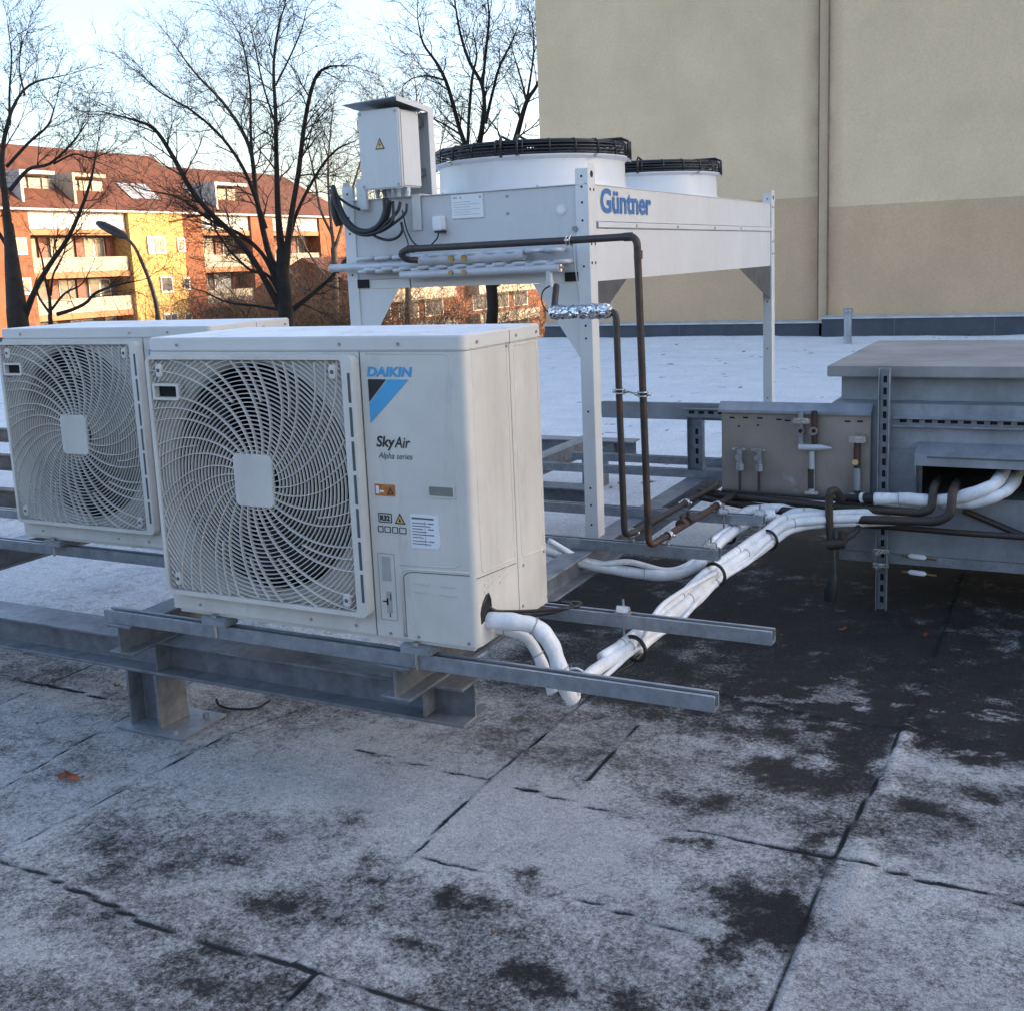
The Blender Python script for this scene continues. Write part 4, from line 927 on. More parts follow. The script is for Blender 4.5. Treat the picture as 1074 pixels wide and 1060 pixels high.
# fan drums and guards
for yo in (.70, 2.14):
    c = (GX - GW / 2, GY + yo, GT + .002); RD = .43
    dr = MB().lathe([(RD + .035, 0), (RD + .012, .008), (RD + .002, .02), (RD - .004, .05), (RD - .006, .14), (RD + .016, .152), (RD + .018, .158), (RD - .012, .158), (RD - .014, .05), (RD - .012, .0)], c, 72).build('fan_drum', DRUM, dc, smooth=True)
    MB().lathe([(0, .02), (.13, .02), (.13, .16), (.12, .168), (0, .17)], c, 32).build('fan_motor', BLACK, dr, smooth=True)
    for bi in range(6):
        mb = MB(); a0 = bi * PI / 3
        for iu in range(5):
            r = .12 + .285 * iu / 4
            for ia in range(5): a = a0 + ia * .16; mb.v.append((c[0] + r * math.cos(a), c[1] + r * math.sin(a), c[2] + .07 + .06 * ia / 4))
        for iu in range(4):
            for ia in range(4): k_ = iu * 5 + ia; mb.f.append((k_, k_ + 1, k_ + 6, k_ + 5))
        mb.build('fan_blade', BLADE, dr, smooth='all')
    gd = MB(); zz = c[2]
    def ringg(r, z, w_=.0032):
        n_ = 64; gd.tube([(c[0] + r * math.cos(2 * PI * i / n_), c[1] + r * math.sin(2 * PI * i / n_), zz + z) for i in range(n_ + 1)], w_, 5, caps=False)
    for r, z in [(RD + .012, .165), (RD + .012, .178), (RD + .012, .192), (RD + .010, .206), (RD, .214)] + [(.06 + k * .0155, .214 + .004 * (k % 2) + .012 * (1 - k / 24)) for k in range(24)]: ringg(r, z, .0032 if r < RD - .02 else .0045)
    for i in range(24):
        a = 2 * PI * i / 24 + .1; ca, sa = math.cos(a), math.sin(a)
        gd.tube([(c[0] + r * ca, c[1] + r * sa, zz + z) for r, z in ((RD + .016, .158), (RD + .016, .205), (RD + .002, .220), (.25, .226), (.05, .232))], .0042 if i % 6 else .007, 5)
    for i in range(4):
        a = PI / 4 + i * PI / 2 - .55; ca, sa = math.cos(a), math.sin(a); px_, py_ = -sa, ca
        for off in (-.035, .035):
            gd.tube([(c[0] + r * ca + px_ * off, c[1] + r * sa + py_ * off, zz + z) for r, z in ((RD + .02, .15), (RD + .02, .225), (RD - .01, .238), (.2, .234), (.1, .232))], .006, 6)
    g_ = gd.build('fan_guard', BLACKW, dr, smooth='all')
    sc_ = MB()
    for i in range(8): a = 2 * PI * i / 8 - 1.25; sc_.tube([(c[0] + (RD + .012) * math.cos(a), c[1] + (RD + .012) * math.sin(a), zz + .150), (c[0] + (RD + .026) * math.cos(a), c[1] + (RD + .026) * math.sin(a), zz + .146)], .009, 8)
    sc_.split('guard_screw', CHROME, dr)
# header pipes and return bends on the end face
hy = GY - .045
MB().tube([(-1.475, hy, 1.033), (-.62, hy, 1.040), (-.60, hy, 1.040)], .0165, 14).tube([(-1.478, hy, 1.033), (-1.472, hy, 1.033)], .018, 14).build('header_pipe', GREYP, dc, smooth=True)
MB().tube([(-1.02, hy - .01, 1.047), (-.54, hy - .01, 1.052)], .020, 16).build('header_pipe', GREYP, dc, smooth=True)
MB().tube([(-1.11, hy - .02, .993), (-.40, hy - .02, .998), (-.385, hy - .02, .998)], .0165, 14).build('header_pipe', GREYP, dc, smooth=True)
for i in range(11):
    for j, z in enumerate((1.066, 1.020, 1.013)):
        x = -1.33 + i * .088 + .03 * (j % 2)
        if x > -.42: continue
        MB().tube(curve([(x, GY, z), (x + .004, GY - .052, z), (x + .03, GY - .066, z + .001), (x + .056, GY - .052, z + .002), (x + .06, GY, z + .002)], 5), .009, 8).build('return_bend', GREYP, dc, smooth='all')
q = MB()
for x in (-.86, -.80): disc(q, (x, hy - .025, 1.052), .013, (0, -1, 0), .012, 10); disc(q, (x, hy - .035, .996), .010, (0, -1, 0), .010, 10)
q.split('header_fitting', BRASS, dc, smooth=True)
MB().tube([(-.43, hy - .02, .992), (-.43, hy - .02, .93)], .014, 10).tube([(-.43, hy - .02, .950), (-.43, hy - .02, .928)], .018, 10).build('header_stub', GREYP, dc, smooth=True)
MB().tube([(-.400, hy - .02, .998), (-.37, hy - .022, 1.002)], .006, 8).tube([(-.385, hy - .02, .985), (-.385, hy - .02, 1.012)], .010, 8).build('vent_screw', CHROME, dc, smooth=True)
sn = MB().prism(rrect(-.966, -.922, 1.168, 1.226, .008), GY - .035, GY + .006, 'y').build('sensor_box', PAPER, dc, bevel=.004)
MB().box(-.957, -.918, GY - .036, GY - .0, 1.158, 1.1675).build('sensor_base', BLACK, sn, bevel=.002)
cp_ = curve([(-.945, GY - .02, 1.162), (-.955, GY - .02, 1.135), (-1.0, GY - .02, 1.105), (-1.06, GY - .015, 1.115), (-1.10, GY - .012, 1.17), (-1.12, GY - .012, 1.26)], 8)
MB().tube(cp_, .0032, 6).build('sensor_cable', CABLE, dc, smooth='all')

# ------------------------------------------------------------------ electrical cabinet on its bracket
eb = thing('electrical_cabinet', 'light grey electrical cabinet with yellow warning triangle and sloped rain hood above the fan machine', 'electrical cabinet', (-1.14, 1.5, 1.31))
X0, X1, Y0, Y1, Z0, Z1 = -1.243, -1.047, 1.405, 1.575, 1.343, 1.657
MB().box(X0 + .006, X1 - .006, Y0 + .026, Y1, Z0 + .006, Z1 - .004).build('cabinet_body', WHITEP, eb, bevel=.006, seg=3)
dr = MB().box(X0, X1, Y0, Y0 + .022, Z0, Z1).build('door', WHITEG, eb, bevel=.005, seg=3)
MB().box(X0 + .004, X1 - .004, Y0 + .0222, Y0 + .0258, Z0 + .004, Z1 - .004).build('door_gasket', GASKET, eb)
q = MB()
for x, z in ((X0 + .014, Z1 - .014), (X1 - .014, Z1 - .014), (X1 - .014, Z0 + .014), (X0 + .014, Z0 + .014)): disc(q, (x, Y0 + .0005, z), .006, (0, -1, 0), .003, 10)
q.split('door_screw', GALVD, dr)
ws = MB().prism([(-1.163, 1.500), (-1.117, 1.500), (-1.140, 1.545)], Y0 - .0012, Y0 - .0002, 'y').build('warning_sign', INK, dr)
MB().prism([(-1.1565, 1.504), (-1.1235, 1.504), (-1.140, 1.5365)], Y0 - .0018, Y0 - .0013, 'y').build('sign_face', YELLOW, ws)
MB().prism([(-1.138, 1.532), (-1.146, 1.517), (-1.140, 1.517), (-1.1425, 1.506), (-1.134, 1.520), (-1.140, 1.520)], Y0 - .0024, Y0 - .0019, 'y').build('lightning_symbol', INK, ws)
hd = MB().add([(-1.285, 1.365, 1.680), (-1.025, 1.365, 1.690), (-1.025, 1.64, 1.668), (-1.285, 1.64, 1.658), (-1.285, 1.365, 1.683), (-1.025, 1.365, 1.693), (-1.025, 1.64, 1.671), (-1.285, 1.64, 1.661)],
         [(0, 3, 2, 1), (4, 5, 6, 7), (0, 1, 5, 4), (1, 2, 6, 5), (2, 3, 7, 6), (3, 0, 4, 7)]).build('rain_hood', GALVD, eb)
MB().box(-1.285, -1.025, 1.637, 1.640, 1.32, 1.658).build('back_plate', WHITEG, eb)
MB().box(-1.0248, -1.0215, 1.600, 1.640, 1.32, 1.668).build('plate_flange', WHITEP, eb)
MB().prism([(1.363, 1.675), (1.599, 1.655), (1.642, 1.640), (1.642, 1.673), (1.363, 1.695)], -1.0245, -1.0218, 'x').build('hood_lip', WHITEP, eb)
MB().box(X0 + .02, X1 - .02, Y1 + .001, 1.6365, 1.40, 1.43).box(X0 + .02, X1 - .02, Y1 + .001, 1.6365, 1.60, 1.63).build('mounting_rail', GALVR, eb)
MB().box(-1.335, -1.285, 1.50, 1.515, 1.27, 1.40).build('bracket', WHITEP, eb, bevel=.003)
MB().box(-1.075, -1.035, GY - .006, GY - .002, 1.175, 1.318).box(-1.075, -1.035, GY - .0055, 1.636, 1.3185, 1.3215).build('bracket', WHITEP, eb)
gx_list = [-1.215, -1.19, -1.16, -1.135, -1.11, -1.085, -1.065]
for i, x in enumerate(gx_list):
    MB().tube([(x, 1.48 + .02 * (i % 2), Z0 + .004), (x, 1.48 + .02 * (i % 2), Z0 - .012)], .011, 6).tube([(x, 1.48 + .02 * (i % 2), Z0 - .012), (x, 1.48 + .02 * (i % 2), Z0 - .030)], .0085, 10).build('cable_gland', PAPER if i > 2 else GALVD, eb)
cb = thing('black_cables', 'black cables sagging from under the electrical cabinet to the left post', 'cables', (-1.25, 1.45, 1.31))
yc = 1.44
def cab(pts, r, y=yc, nm='cable'):
    MB().tube(curve([P(a, c_, 'y', y + d_) for a, c_, d_ in pts], 8), r, 8).build(nm, CABLE, cb, smooth='all')
cab([(404, 208, 0), (404, 222, 0), (398, 236, -.01), (386, 243, -.015), (372, 240, -.015), (360, 226, -.01), (353, 208, 0), (349, 196, .02)], .0125)
cab([(408, 210, 0), (407, 224, 0), (400, 239, -.01), (388, 246, -.02), (372, 243, -.02), (359, 230, -.01), (351, 210, 0), (347, 200, .02)], .010, yc + .01)
cab([(351, 204, .0), (350, 214, 0), (352, 226, 0), (356, 237, .01)], .017, yc + .01)
cab([(349, 200, 0), (352, 215, 0), (363, 234, 0), (378, 246, 0), (392, 245, 0), (403, 240, 0), (412, 231, 0), (412, 212, .03)], .007, yc - .02)
cab([(420, 212, .03), (417, 222, .02), (408, 232, .0), (398, 241, 0), (386, 247, 0), (372, 244, 0)], .007, yc - .01)
cab([(427, 214, .03), (425, 224, .02), (414, 234, .0), (400, 243, 0), (384, 247, 0)], .006, yc - .015)
cab([(390, 246, 0), (398, 250, 0), (408, 252, 0), (417, 249, 0), (422, 242, 0), (421, 234, .02)], .006, yc - .01)
cab([(421, 234, .02), (424, 244, .04), (428, 256, .05), (428, 270, .06), (429, 285, .065), (431, 302, .07)], .0025)
cab([(348, 195, 0), (354, 206, 0), (366, 215, 0), (377, 220, 0)], .006, yc + .02)

# ------------------------------------------------------------------ copper pipes
def clamp(c, r, ax, parent, zb, nm='pipe_clamp'):
    """ring clamp round a pipe with two screw lugs and a threaded foot down to zb"""
    c = Vector(c); ax = Vector(ax).normalized(); q = MB(); n_ = 20
    u = ax.orthogonal().normalized(); w_ = ax.cross(u)
    for s_ in (-.007, .007): q.tube([c + ax * s_ + (u * math.cos(2 * PI * i / n_) + w_ * math.sin(2 * PI * i / n_)) * (r + .003) for i in range(n_ + 1)], .0035, 6, caps=False)
    sd_ = ax.cross(Vector((0, 0, 1)))
    sd_ = sd_.normalized() if sd_.length > .1 else Vector((1, 0, 0))
    for s_ in (-1, 1): q.tube([c + sd_ * s_ * (r + .002), c + sd_ * s_ * (r + .016)], .007, 6)
    o = q.build(nm, CHROME, parent, smooth='all')
    if zb is not None:
        MB().tube([c - Vector((0, 0, r)), (c.x, c.y, zb)], .0045, 8).tube([(c.x, c.y, zb + .002), (c.x, c.y, zb + .010)], .010, 6).build('threaded_rod', GALVR, o)
    return o
cpA = thing('copper_pipe', 'longer rusty pipe running along the fan machine face and down to the rails', 'pipe', P(681, 565, 'y', 1.26), 'copper pipes of the fan machine')
zp = .0
pA = [P(441, 272.5, 'y', hy), P(430, 272.5, 'y', hy - .03)]
pA = [P(440, 273, 'y', 1.47), P(426, 273, 'y', 1.42), P(420, 266, 'y', 1.36), P(428, 261.5, 'y', 1.36), P(595, 252.5, 'y', 1.30), P(668, 248, 'y', 1.26), P(680.5, 573, 'y', 1.26), P(702, 560, 'y', 1.36), P(752, 530, 'y', 1.93), P(778, 514, 'y', 2.42)]
el = elbows(pA, .035, 6)
isp = [i for i, p in enumerate(el) if p.z < .93]; i0 = isp[0]
MB().tube(el[:i0], .0135, 14).build('pipe', COPPER, cpA, smooth=True)
MB().tube([el[i0 - 1]] + el[i0:], .0132, 14).build('pipe', COPPERR, cpA, smooth=True)
q = MB()
for a, b_, d_ in ((428, 261.6, 1.36), (655, 248.9, 1.267)): p = P(a, b_, 'y', d_); q.tube([p, p + Vector((.03, -.002, 0))], .016, 12)
p = P(669.5, 272, 'y', 1.26); q.tube([p, p + Vector((0, 0, .03))], .016, 12); p = P(681, 548, 'y', 1.26); q.tube([p, p + Vector((0, 0, .025))], .016, 12)
q.build('pipe_socket', COPPER, cpA, smooth=True)
cpB = thing('copper_pipe', 'shorter dark copper pipe coming down from the foil wrapped piece to the rails', 'pipe', P(655, 550, 'y', 1.3), 'copper pipes of the fan machine')
fa, fb = P(577, 328, 'y', 1.33), P(642, 326, 'y', 1.28)
pB = [P(583.5, 300, 'y', 1.44), P(581, 326, 'y', 1.35), P(600, 327, 'y', 1.32), P(646, 327, 'y', 1.28), P(655, 561, 'y', 1.28), P(668, 557, 'y', 1.36), P(720, 527, 'y', 1.93), P(752, 510, 'y', 2.42)]
MB().tube(elbows(pB, .03, 6), .0125, 14).build('pipe', COPPER, cpB, smooth=True)
n_ = 26; path = [fa.lerp(fb, i / n_) for i in range(n_ + 1)]; rs = [.010 if i in (0, n_) else .027 + random.uniform(-.0035, .0035) for i in range(n_ + 1)]; rs[0] = .012; rs[1] = .024; rs[-1] = .014
fo = MB().tube(path, rs, 18).build('foil_wrap', FOIL, cpB, smooth='all')
for v in fo.data.vertices: v.co += Vector((random.gauss(0, 1), random.gauss(0, 1), random.gauss(0, 1))) * .0016
q = MB(); p0, p1 = P(600, 256, 'y', 1.30), P(608.5, 318, 'y', 1.31); q.tube([p0, p1], .0028, 6); q.build('hanger_strap', GALVD, cpB)
MB().tube(curve([P(577, 300, 'y', 1.40), P(570, 305, 'y', 1.39), P(568, 315, 'y', 1.38), P(572, 325, 'y', 1.36), P(579, 329, 'y', 1.34)], 6), .003, 6).build('sensor_lead', CABLE, cpB)
pc = P(597, 252.5, 'y', 1.30); clamp(pc, .0135, (1, -.04, 0), cpA, None)
zr3 = -.041
for (a, b_, yv, r, par) in ((700.5, 561, 1.355, .0132, cpA), (752, 530, 1.92, .0132, cpA), (663.5, 558.5, 1.355, .0125, cpB), (719, 527.5, 1.92, .0125, cpB)):
    clamp(P(a, b_, 'y', yv), r, (0, 1, 0), par, zr3)
ca_, cb_ = P(650.5, 410.5, 'y', 1.28), P(674, 413.5, 'y', 1.26)
clamp(ca_, .0125, (0, 0, 1), cpB, None); clamp(cb_, .0132, (0, 0, 1), cpA, None)
MB().tube([ca_ + Vector((.02, 0, 0)), cb_ - Vector((.02, 0, 0))], .0035, 6).build('clamp_link', CHROME, cpB)
for (a, b_) in ((722, 545.5), (715, 549)):
    p = P(a, b_, 'y', 1.58 + (.0 if a > 720 else -.06)); q = MB(); q.tube([p - Vector((0, .02, 0)), p + Vector((0, .02, 0))], .020, 10); q.tube([p, p + Vector((0, 0, .035))], .009, 8); q.build('union_nut', COPPERR, cpA, smooth=True)

# ------------------------------------------------------------------ white wrapped pipes
def pth(pts, k=8): return curve([P(a, b_, 'y', y) for a, b_, y in pts], k)
def wrapped(name, label, paths, grp=None):
    t = thing(name, label, 'pipe bundle', P(paths[0][0][0][0], paths[0][0][0][1], 'y', paths[0][0][0][2]), grp)
    for pts, r, m in paths:
        c = pth(pts, 9); nm = 'insulated_pipe' if r > .012 else 'cable'
        o = MB().tube(c, mod(c, r, .10 if r > .012 else 0), 16 if r > .012 else 8).build(nm, m, t, smooth='all')
        if r > .014 and m is INSUL and len(c) > 40:
            for i in range(7, len(c) - 3, 19):
                ax = (c[i + 1] - c[i - 1]).normalized(); u = ax.orthogonal().normalized(); w_ = ax.cross(u)
                MB().tube([c[i] + (u * math.cos(2 * PI * j / 16) + w_ * math.sin(2 * PI * j / 16)) * (r * 1.07) for j in range(17)], .0016, 5, caps=False).build('cable_tie', TIE, o, smooth='all')
    return t
def off(pts, dx, dy, dz=0): return [(a + dx, b_ + dy, y + dz) for a, b_, y in pts]
main = [(600, 727, .14), (612, 712, .24), (635, 695, .40), (663, 676, .545), (690, 654, .72), (722, 628, 1.03), (747, 604, 1.35), (778, 583, 1.64), (806, 563, 1.92), (826, 550, 2.05), (862, 545, 2.12), (915, 543, 2.2), (960, 541, 2.3)]
b1 = wrapped('insulated_pipes', 'thick white pipe bundle with black straps rising from the front rail to the valve plate', [
    (main, .019, INSUL), (off(main[2:], -5, -6, .0), .0145, INSUL), (off(main[3:], 6, 5, .02), .0145, INSUL),
    ([(618, 722, .26), (640, 704, .40), (660, 686, .50), (680, 672, .62), (712, 652, .8), (735, 627, 1.1), (752, 610, 1.35), (784, 590, 1.62), (812, 566, 1.92)], .008, INSUL),
    ([(605, 733, .2), (628, 712, .36), (655, 700, .50), (668, 690, .56), (690, 668, .68)], .006, CABLE),
    ([(672, 676, .55), (690, 640, .66), (712, 622, .9), (737, 608, 1.15), (752, 600, 1.36)], .009, INSUL)])
wrapped('insulated_pipes', 'white wrapped pipe crossing low under the rails and joining the bundle', [
    ([(566, 573, 1.25), (600, 586, 1.3), (640, 596, 1.36), (680, 602, 1.4), (712, 601, 1.45), (738, 588, 1.52), (757, 567, 1.72), (778, 552, 2.0), (800, 543, 2.15)], .022, INSUL),
    ([(575, 566, 1.25), (620, 590, 1.32), (660, 589, 1.38), (700, 598, 1.43), (728, 588, 1.50), (748, 566, 1.68), (770, 550, 1.98)], .012, INSUL)])
wrapped('insulated_pipes', 'white wrapped pipes arching over the end of the rail behind the copper elbows', [
    ([(768, 549, 2.0), (782, 537, 2.12), (810, 533, 2.22), (850, 535, 2.3), (900, 538, 2.30)], .021, INSUL),
    ([(806, 566, 1.95), (815, 552, 2.05), (826, 541, 2.12), (845, 537, 2.18), (880, 541, 2.22), (915, 541, 2.25)], .020, INSUL),
    ([(795, 541, 2.05), (812, 540, 2.08)], .026, INSUL)])
wrapped('insulated_pipes', 'two white wrapped pipes entering the dark opening of the duct box', [
    ([(917, 523, 2.2), (950, 523, 2.2), (975, 525, 2.2), (1005, 522, 2.2), (1035, 512, 2.22), (1048, 503, 2.30), (1056, 490, 2.5)], .026, INSUL),
    ([(985, 527, 2.22), (1020, 527, 2.22), (1050, 518, 2.24), (1062, 508, 2.32), (1069, 493, 2.5)], .023, INSUL),
    ([(917, 527, 2.22), (950, 529, 2.22), (980, 530, 2.24)], .014, INSUL),
    ([(1010, 520, 2.26), (1040, 515, 2.3), (1058, 497, 2.5)], .022, INSUL)])
t = wrapped('insulated_pipes', 'two white wrapped pipes leaving the side of the near air conditioner and bending down', [
    ([(500, 648, .055), (512, 650, .060), (540, 652, .075), (562, 657, .10), (578, 675, .115), (587, 700, .12), (594, 722, .13), (601, 732, .15)], .0235, INSUL),
    ([(506, 656, .10), (535, 661, .12), (552, 668, .14), (565, 688, .15), (574, 712, .15), (580, 726, .15)], .0165, INSUL)])
q = MB(); p = P(592, 697, 'y', .12); q.tube(curve([p + Vector((.026, -.02, 0)), p + Vector((.045, -.02, .004)), p + Vector((.062, -.015, -.004))], 4), .003, 6); q.build('tie_end', INSUL, t)
c = thing('black_cable', 'black cable looping out of the near unit side opening over the rear rail', 'cable', P(506, 636, 'y', .06))
MB().tube(pth([(508, 632, .06), (518, 640, .09), (540, 641, .2), (565, 640, .36), (590, 638, .50), (606, 635, .55), (609, 632, .60), (598, 631, .66), (575, 632, .66)]), .0055, 8).build('cable', CABLE, c, smooth='all')
MB().tube(pth([(508, 634, .06), (525, 642, .1), (550, 645, .26), (575, 643, .46), (600, 634.5, .55), (590, 631, .6)]), .005, 8).build('cable', CABLE, c, smooth='all')
# hangers for the bundles: rod through the rail, saddle on top, strap loop below
def hanger(a, b_, y, px, py, py2, rr, label):
    """rod at rail point, loop centre pixel px,py"""
    top = Vector((P(a, b_, 'y', y).x, y, -.034)); c = P(px, py, 'y', y); c.x = top.x + .0
    t = thing('pipe_hanger', label, 'pipe hanger', (top.x, y, c.z), 'rod hangers with black straps under the rails')
    MB().tube([(top.x, y, .002), (top.x, y, c.z + rr)], .0042, 8).build('threaded_rod', GALVR, t)
    MB().box(top.x - .028, top.x + .028, y - .018, y + .018, -.0405, -.0375).prism([(y - .014, -.037), (y + .014, -.037), (y + .006, -.018), (y - .006, -.018)], top.x - .02, top.x + .02, 'x').build('saddle_washer', CHROME, t, bevel=.002)
    cc = P(px, py, 'y', y); d = Vector((.25, .85, .1)).normalized(); u = Vector((0, 0, 1)); w_ = d.cross(u).normalized(); u = w_.cross(d)
    lp = [cc + (u * math.sin(2 * PI * i / 24) + w_ * math.cos(2 * PI * i / 24)) * rr for i in range(25)]
    for s_ in (-.006, .006): lp = lp
    MB().tube(lp, .0065, 8, caps=False).build('strap', BLACK, t, smooth='all')
    return t
hanger(654, 653, .54, 666, 680, 0, .040, 'rod hanger on the rail behind the near unit holding the bundle near its lower end')
hanger(746, 575, 1.355, 750, 602, 0, .042, 'rod hanger at the end of the rail below the copper elbows')
hanger(797, 543, 1.92, 806, 566, 0, .040, 'rod hanger nearest the valve plate under the white pipe fork')
hanger(759, 545, 1.90, 764, 562, 0, .030, 'small rod hanger holding the single white pipe beside the fork')

# ------------------------------------------------------------------ slotted uprights, valve plate, duct box
def slotted(x0, x1, y0, y1, z0, z1, name, label, pitch=.05, sx=.007, par=None, slot_len=.028, along='z'):
    t = thing(name, label, 'strut', ((x0 + x1) / 2, (y0 + y1) / 2, z0)) if par is None else par
    m_ = MB()
    if along == 'z': m_.prism([(x0, y0 + .010), (x0, y0), (x0 + .003, y0), (x0 + .003, y1 - .003), (x1 - .003, y1 - .003), (x1 - .003, y0), (x1, y0), (x1, y0 + .010), (x1, y1), (x0, y1)], z0, z1, 'z')
    else: m_.prism([(y0, z0), (y0, z0 + .003), (y1 - .003, z0 + .003), (y1 - .003, z1 - .003), (y0, z1 - .003), (y0, z1), (y1, z1), (y1, z0)], x0, x1, 'x')
    c_ = m_.build('channel', GALVR, t, bevel=.0006, seg=1)
    q = MB()
    if along == 'z':
        z = z0 + .03; xm = (x0 + x1) / 2
        while z < z1 - .04: q.box(xm - sx, xm + sx, y1 - .0045, y1 - .0032, z, z + slot_len); z += pitch
    else:
        x = x0 + .02; zm = (z0 + z1) / 2
        while x < x1 - .03: q.box(x, x + slot_len, y1 - .0045, y1 - .0032, zm - sx, zm + sx); x += pitch
    q.split('slot', CAVITY, t)
    return t
Yp = 2.30
slotted(.683, .728, Yp - .035, Yp, ZR + .01, .531, 'slotted_upright', 'tall slotted upright with two bright clamps standing in front of the duct box')
su = bpy.data.objects['slotted_upright']
for z in (P(925, 577, 'y', 2.27).z, P(925, 592, 'y', 2.27).z):
    MB().box(.672, .738, Yp - .048, Yp - .0355, z - .010, z + .010).tube([(.705, Yp - .05, z), (.705, Yp - .075, z)], .009, 8).tube([(.690, Yp - .048, z - .012), (.690, Yp - .062, z - .012)], .008, 6).build('clamp', CHROME, su, bevel=.002)
yv = 2.79
xa_ = P(722, 470, 'y', yv).x; xb_ = P(736, 470, 'y', yv).x
slotted(xa_, xb_ + .01, yv - .02, yv + .02, -.0405, P(730, 438, 'y', yv).z, 'slotted_upright', 'short slotted upright left of the valve plate standing on the back rail')
zt_ = P(722, 428.5, 'y', yv).z; zb_ = P(722, 437.5, 'y', yv).z
tag(MB().box(P(632, 430, 'y', 2.86).x, .6, 2.84, 2.88, P(634, 437.5, 'y', 2.86).z, P(634, 421, 'y', 2.86).z).build('cross_rail', GALVD, None, bevel=.002), 'smooth grey cross rail running from behind the front post to the valve plate', 'rail')
slotted(xa_ - .02, .5, yv - .02, yv + .02, zb_, zt_, 'slotted_rail', 'short slotted rail in front of the smooth cross rail beside the valve plate', along='x')

Yv = 2.31
vp = thing('valve_panel', 'brown grey steel plate with bent top edge carrying valves and small pipes', 'valve panel', (P(835, 520, 'y', Yv).x, Yv, P(757, 517, 'y', Yv).z))
px0, px1 = P(757, 470, 'y', Yv).x, P(913, 470, 'y', Yv).x; pz0, pz1 = P(757, 517, 'y', Yv).z - .01, P(757, 430, 'y', Yv).z
MB().box(px0, px1, Yv, Yv + .004, pz0, pz1).build('plate', STAIN, vp, bevel=.001)
MB().prism([(Yv + .002, pz1 + .0005), (Yv + .020, pz1 + .034), (Yv + .020, pz1 + .038), (Yv - .024, pz1 + .004), (Yv - .024, pz1 - .008), (Yv - .020, pz1 - .008)], px0 - .01, px1 + .005, 'x').build('top_flange', GALVD, vp, bevel=.001)
q = MB()
for a, b_ in ((768, 438), (782, 438), (797, 438.5), (817, 440), (826, 441), (889, 442), (902, 442), (775, 447), (795, 446)):
    p = P(a, b_, 'y', Yv); l = .012 if b_ < 443 else .005; q.box(p.x - l, p.x + l, Yv - .0012, Yv - .0003, p.z - .004, p.z + .003)
q.split('slot', CAVITY, vp)
sm_ = [P(a, b_, 'y', Yv) for a, b_ in ((815, 502), (822, 499), (830, 499), (836, 505), (838, 514), (834, 517), (830, 507), (824, 503))]
MB().prism([(p.x, p.z) for p in sm_], Yv - .0012, Yv - .0003, 'y').build('worn_sticker', mat('worn_tape', (.36, .34, .31), .7, .0, var=.3, scale=30), vp)
def vv(a, b_, d_=.03): p = P(a, b_, 'y', Yv - d_); return p
def valve(a, top, bot, nm='valve', r=.011, big=1.0):
    t_ = vv(a, top); b__ = vv(a, bot)
    v_ = MB().tube([t_, t_ - Vector((0, 0, .05 * big))], r, 10).tube([t_ - Vector((0, 0, .05 * big)), t_ - Vector((0, 0, .075 * big))], r * 1.45, 6).build(nm, BRASS if big < 1 else GALVD, vp, smooth=True)
    MB().tube([b__, t_ - Vector((0, 0, .05))], .0055 * big, 8).build('tube', OLDPIPE, v_, smooth=True)
    q = MB(); w_ = .020 * big; q.box(t_.x - w_, t_.x + w_, Yv - .042, Yv - .026, t_.z - .004, t_.z + .012); q.tube([t_ + Vector((-w_ * 1.25, -.01, .004)), t_ + Vector((-w_, -.01, .004))], .008, 8); q.tube([t_ + Vector((w_, -.012, .004)), t_ + Vector((w_ * 1.2, -.012, .004))], .010, 8)
    q.build('clamp', CHROME, v_, bevel=.003)
    q = MB(); q.tube([t_ + Vector((0, -.010, -.028)), t_ + Vector((0, -.032, -.028))], .012 * big, 14); q.build('valve_knob', GALVD, v_, smooth=True)
    return v_
valve(776, 472, 514, big=1.2, r=.013); valve(796, 473, 517, big=1.2, r=.013)
# double valve in the middle
t1 = vv(840, 434); t2 = vv(854, 434)
dv = MB().tube([t1 + Vector((0, 0, .012)), vv(840, 466)], .012, 10).build('double_valve', GALVD, vp, smooth=True)
MB().tube([t2 + Vector((0, 0, .012)), vv(854.5, 466)], .013, 10).build('pipe_stub', COPPERR, dv, smooth=True)
MB().box(vv(832, 441).x, vv(850, 441).x, Yv - .052, Yv - .03, vv(840, 444).z, vv(840, 438).z).build('clamp', CHROME, dv, bevel=.005)
for a in (839.5, 853.5): p = vv(a, 452, .045); MB().tube([p, p - Vector((0, .014, 0))], .0175, 20).build('valve_cap', STAIN, dv, smooth=True, bevel=.0)
for a in (839.5, 853.5): p = vv(a, 452, .06); MB().tube([p, p - Vector((0, .004, 0))], .0085, 14).build('valve_cap_centre', CAVITY, dv)
mb = MB().tube([vv(838, 469, .04), vv(860, 469.5, .04), vv(872, 470, .04)], [.014, .014, .004], 12).build('manifold', GREYP, dv, smooth=True)
MB().tube([vv(851.5, 473), vv(851.5, 516)], .0115, 12).build('sight_tube', GREYP, dv, smooth=True)
MB().tube([vv(850.5, 492, .036), vv(850.5, 512, .036)], .013, 12).build('dark_sleeve', OLDPIPE, dv, smooth=True)
MB().box(vv(844, 516).x, vv(859, 516).x, Yv - .045, Yv - .02, vv(850, 518).z, vv(850, 514.5).z).build('clamp', CHROME, dv, bevel=.004)
rv = MB().tube([vv(899, 461), vv(899, 518)], .0135, 12).build('relief_valve', OLDPIPE, vp, smooth=True)
MB().tube([vv(898.5, 470, .034), vv(898.5, 482, .034)], .0125, 10).build('copper_sleeve', COPPERR, rv, smooth=True)
MB().tube([vv(897, 485, .035), vv(897, 485, .065)], .0125, 16).build('brass_cap', BRASS, rv, smooth=True)
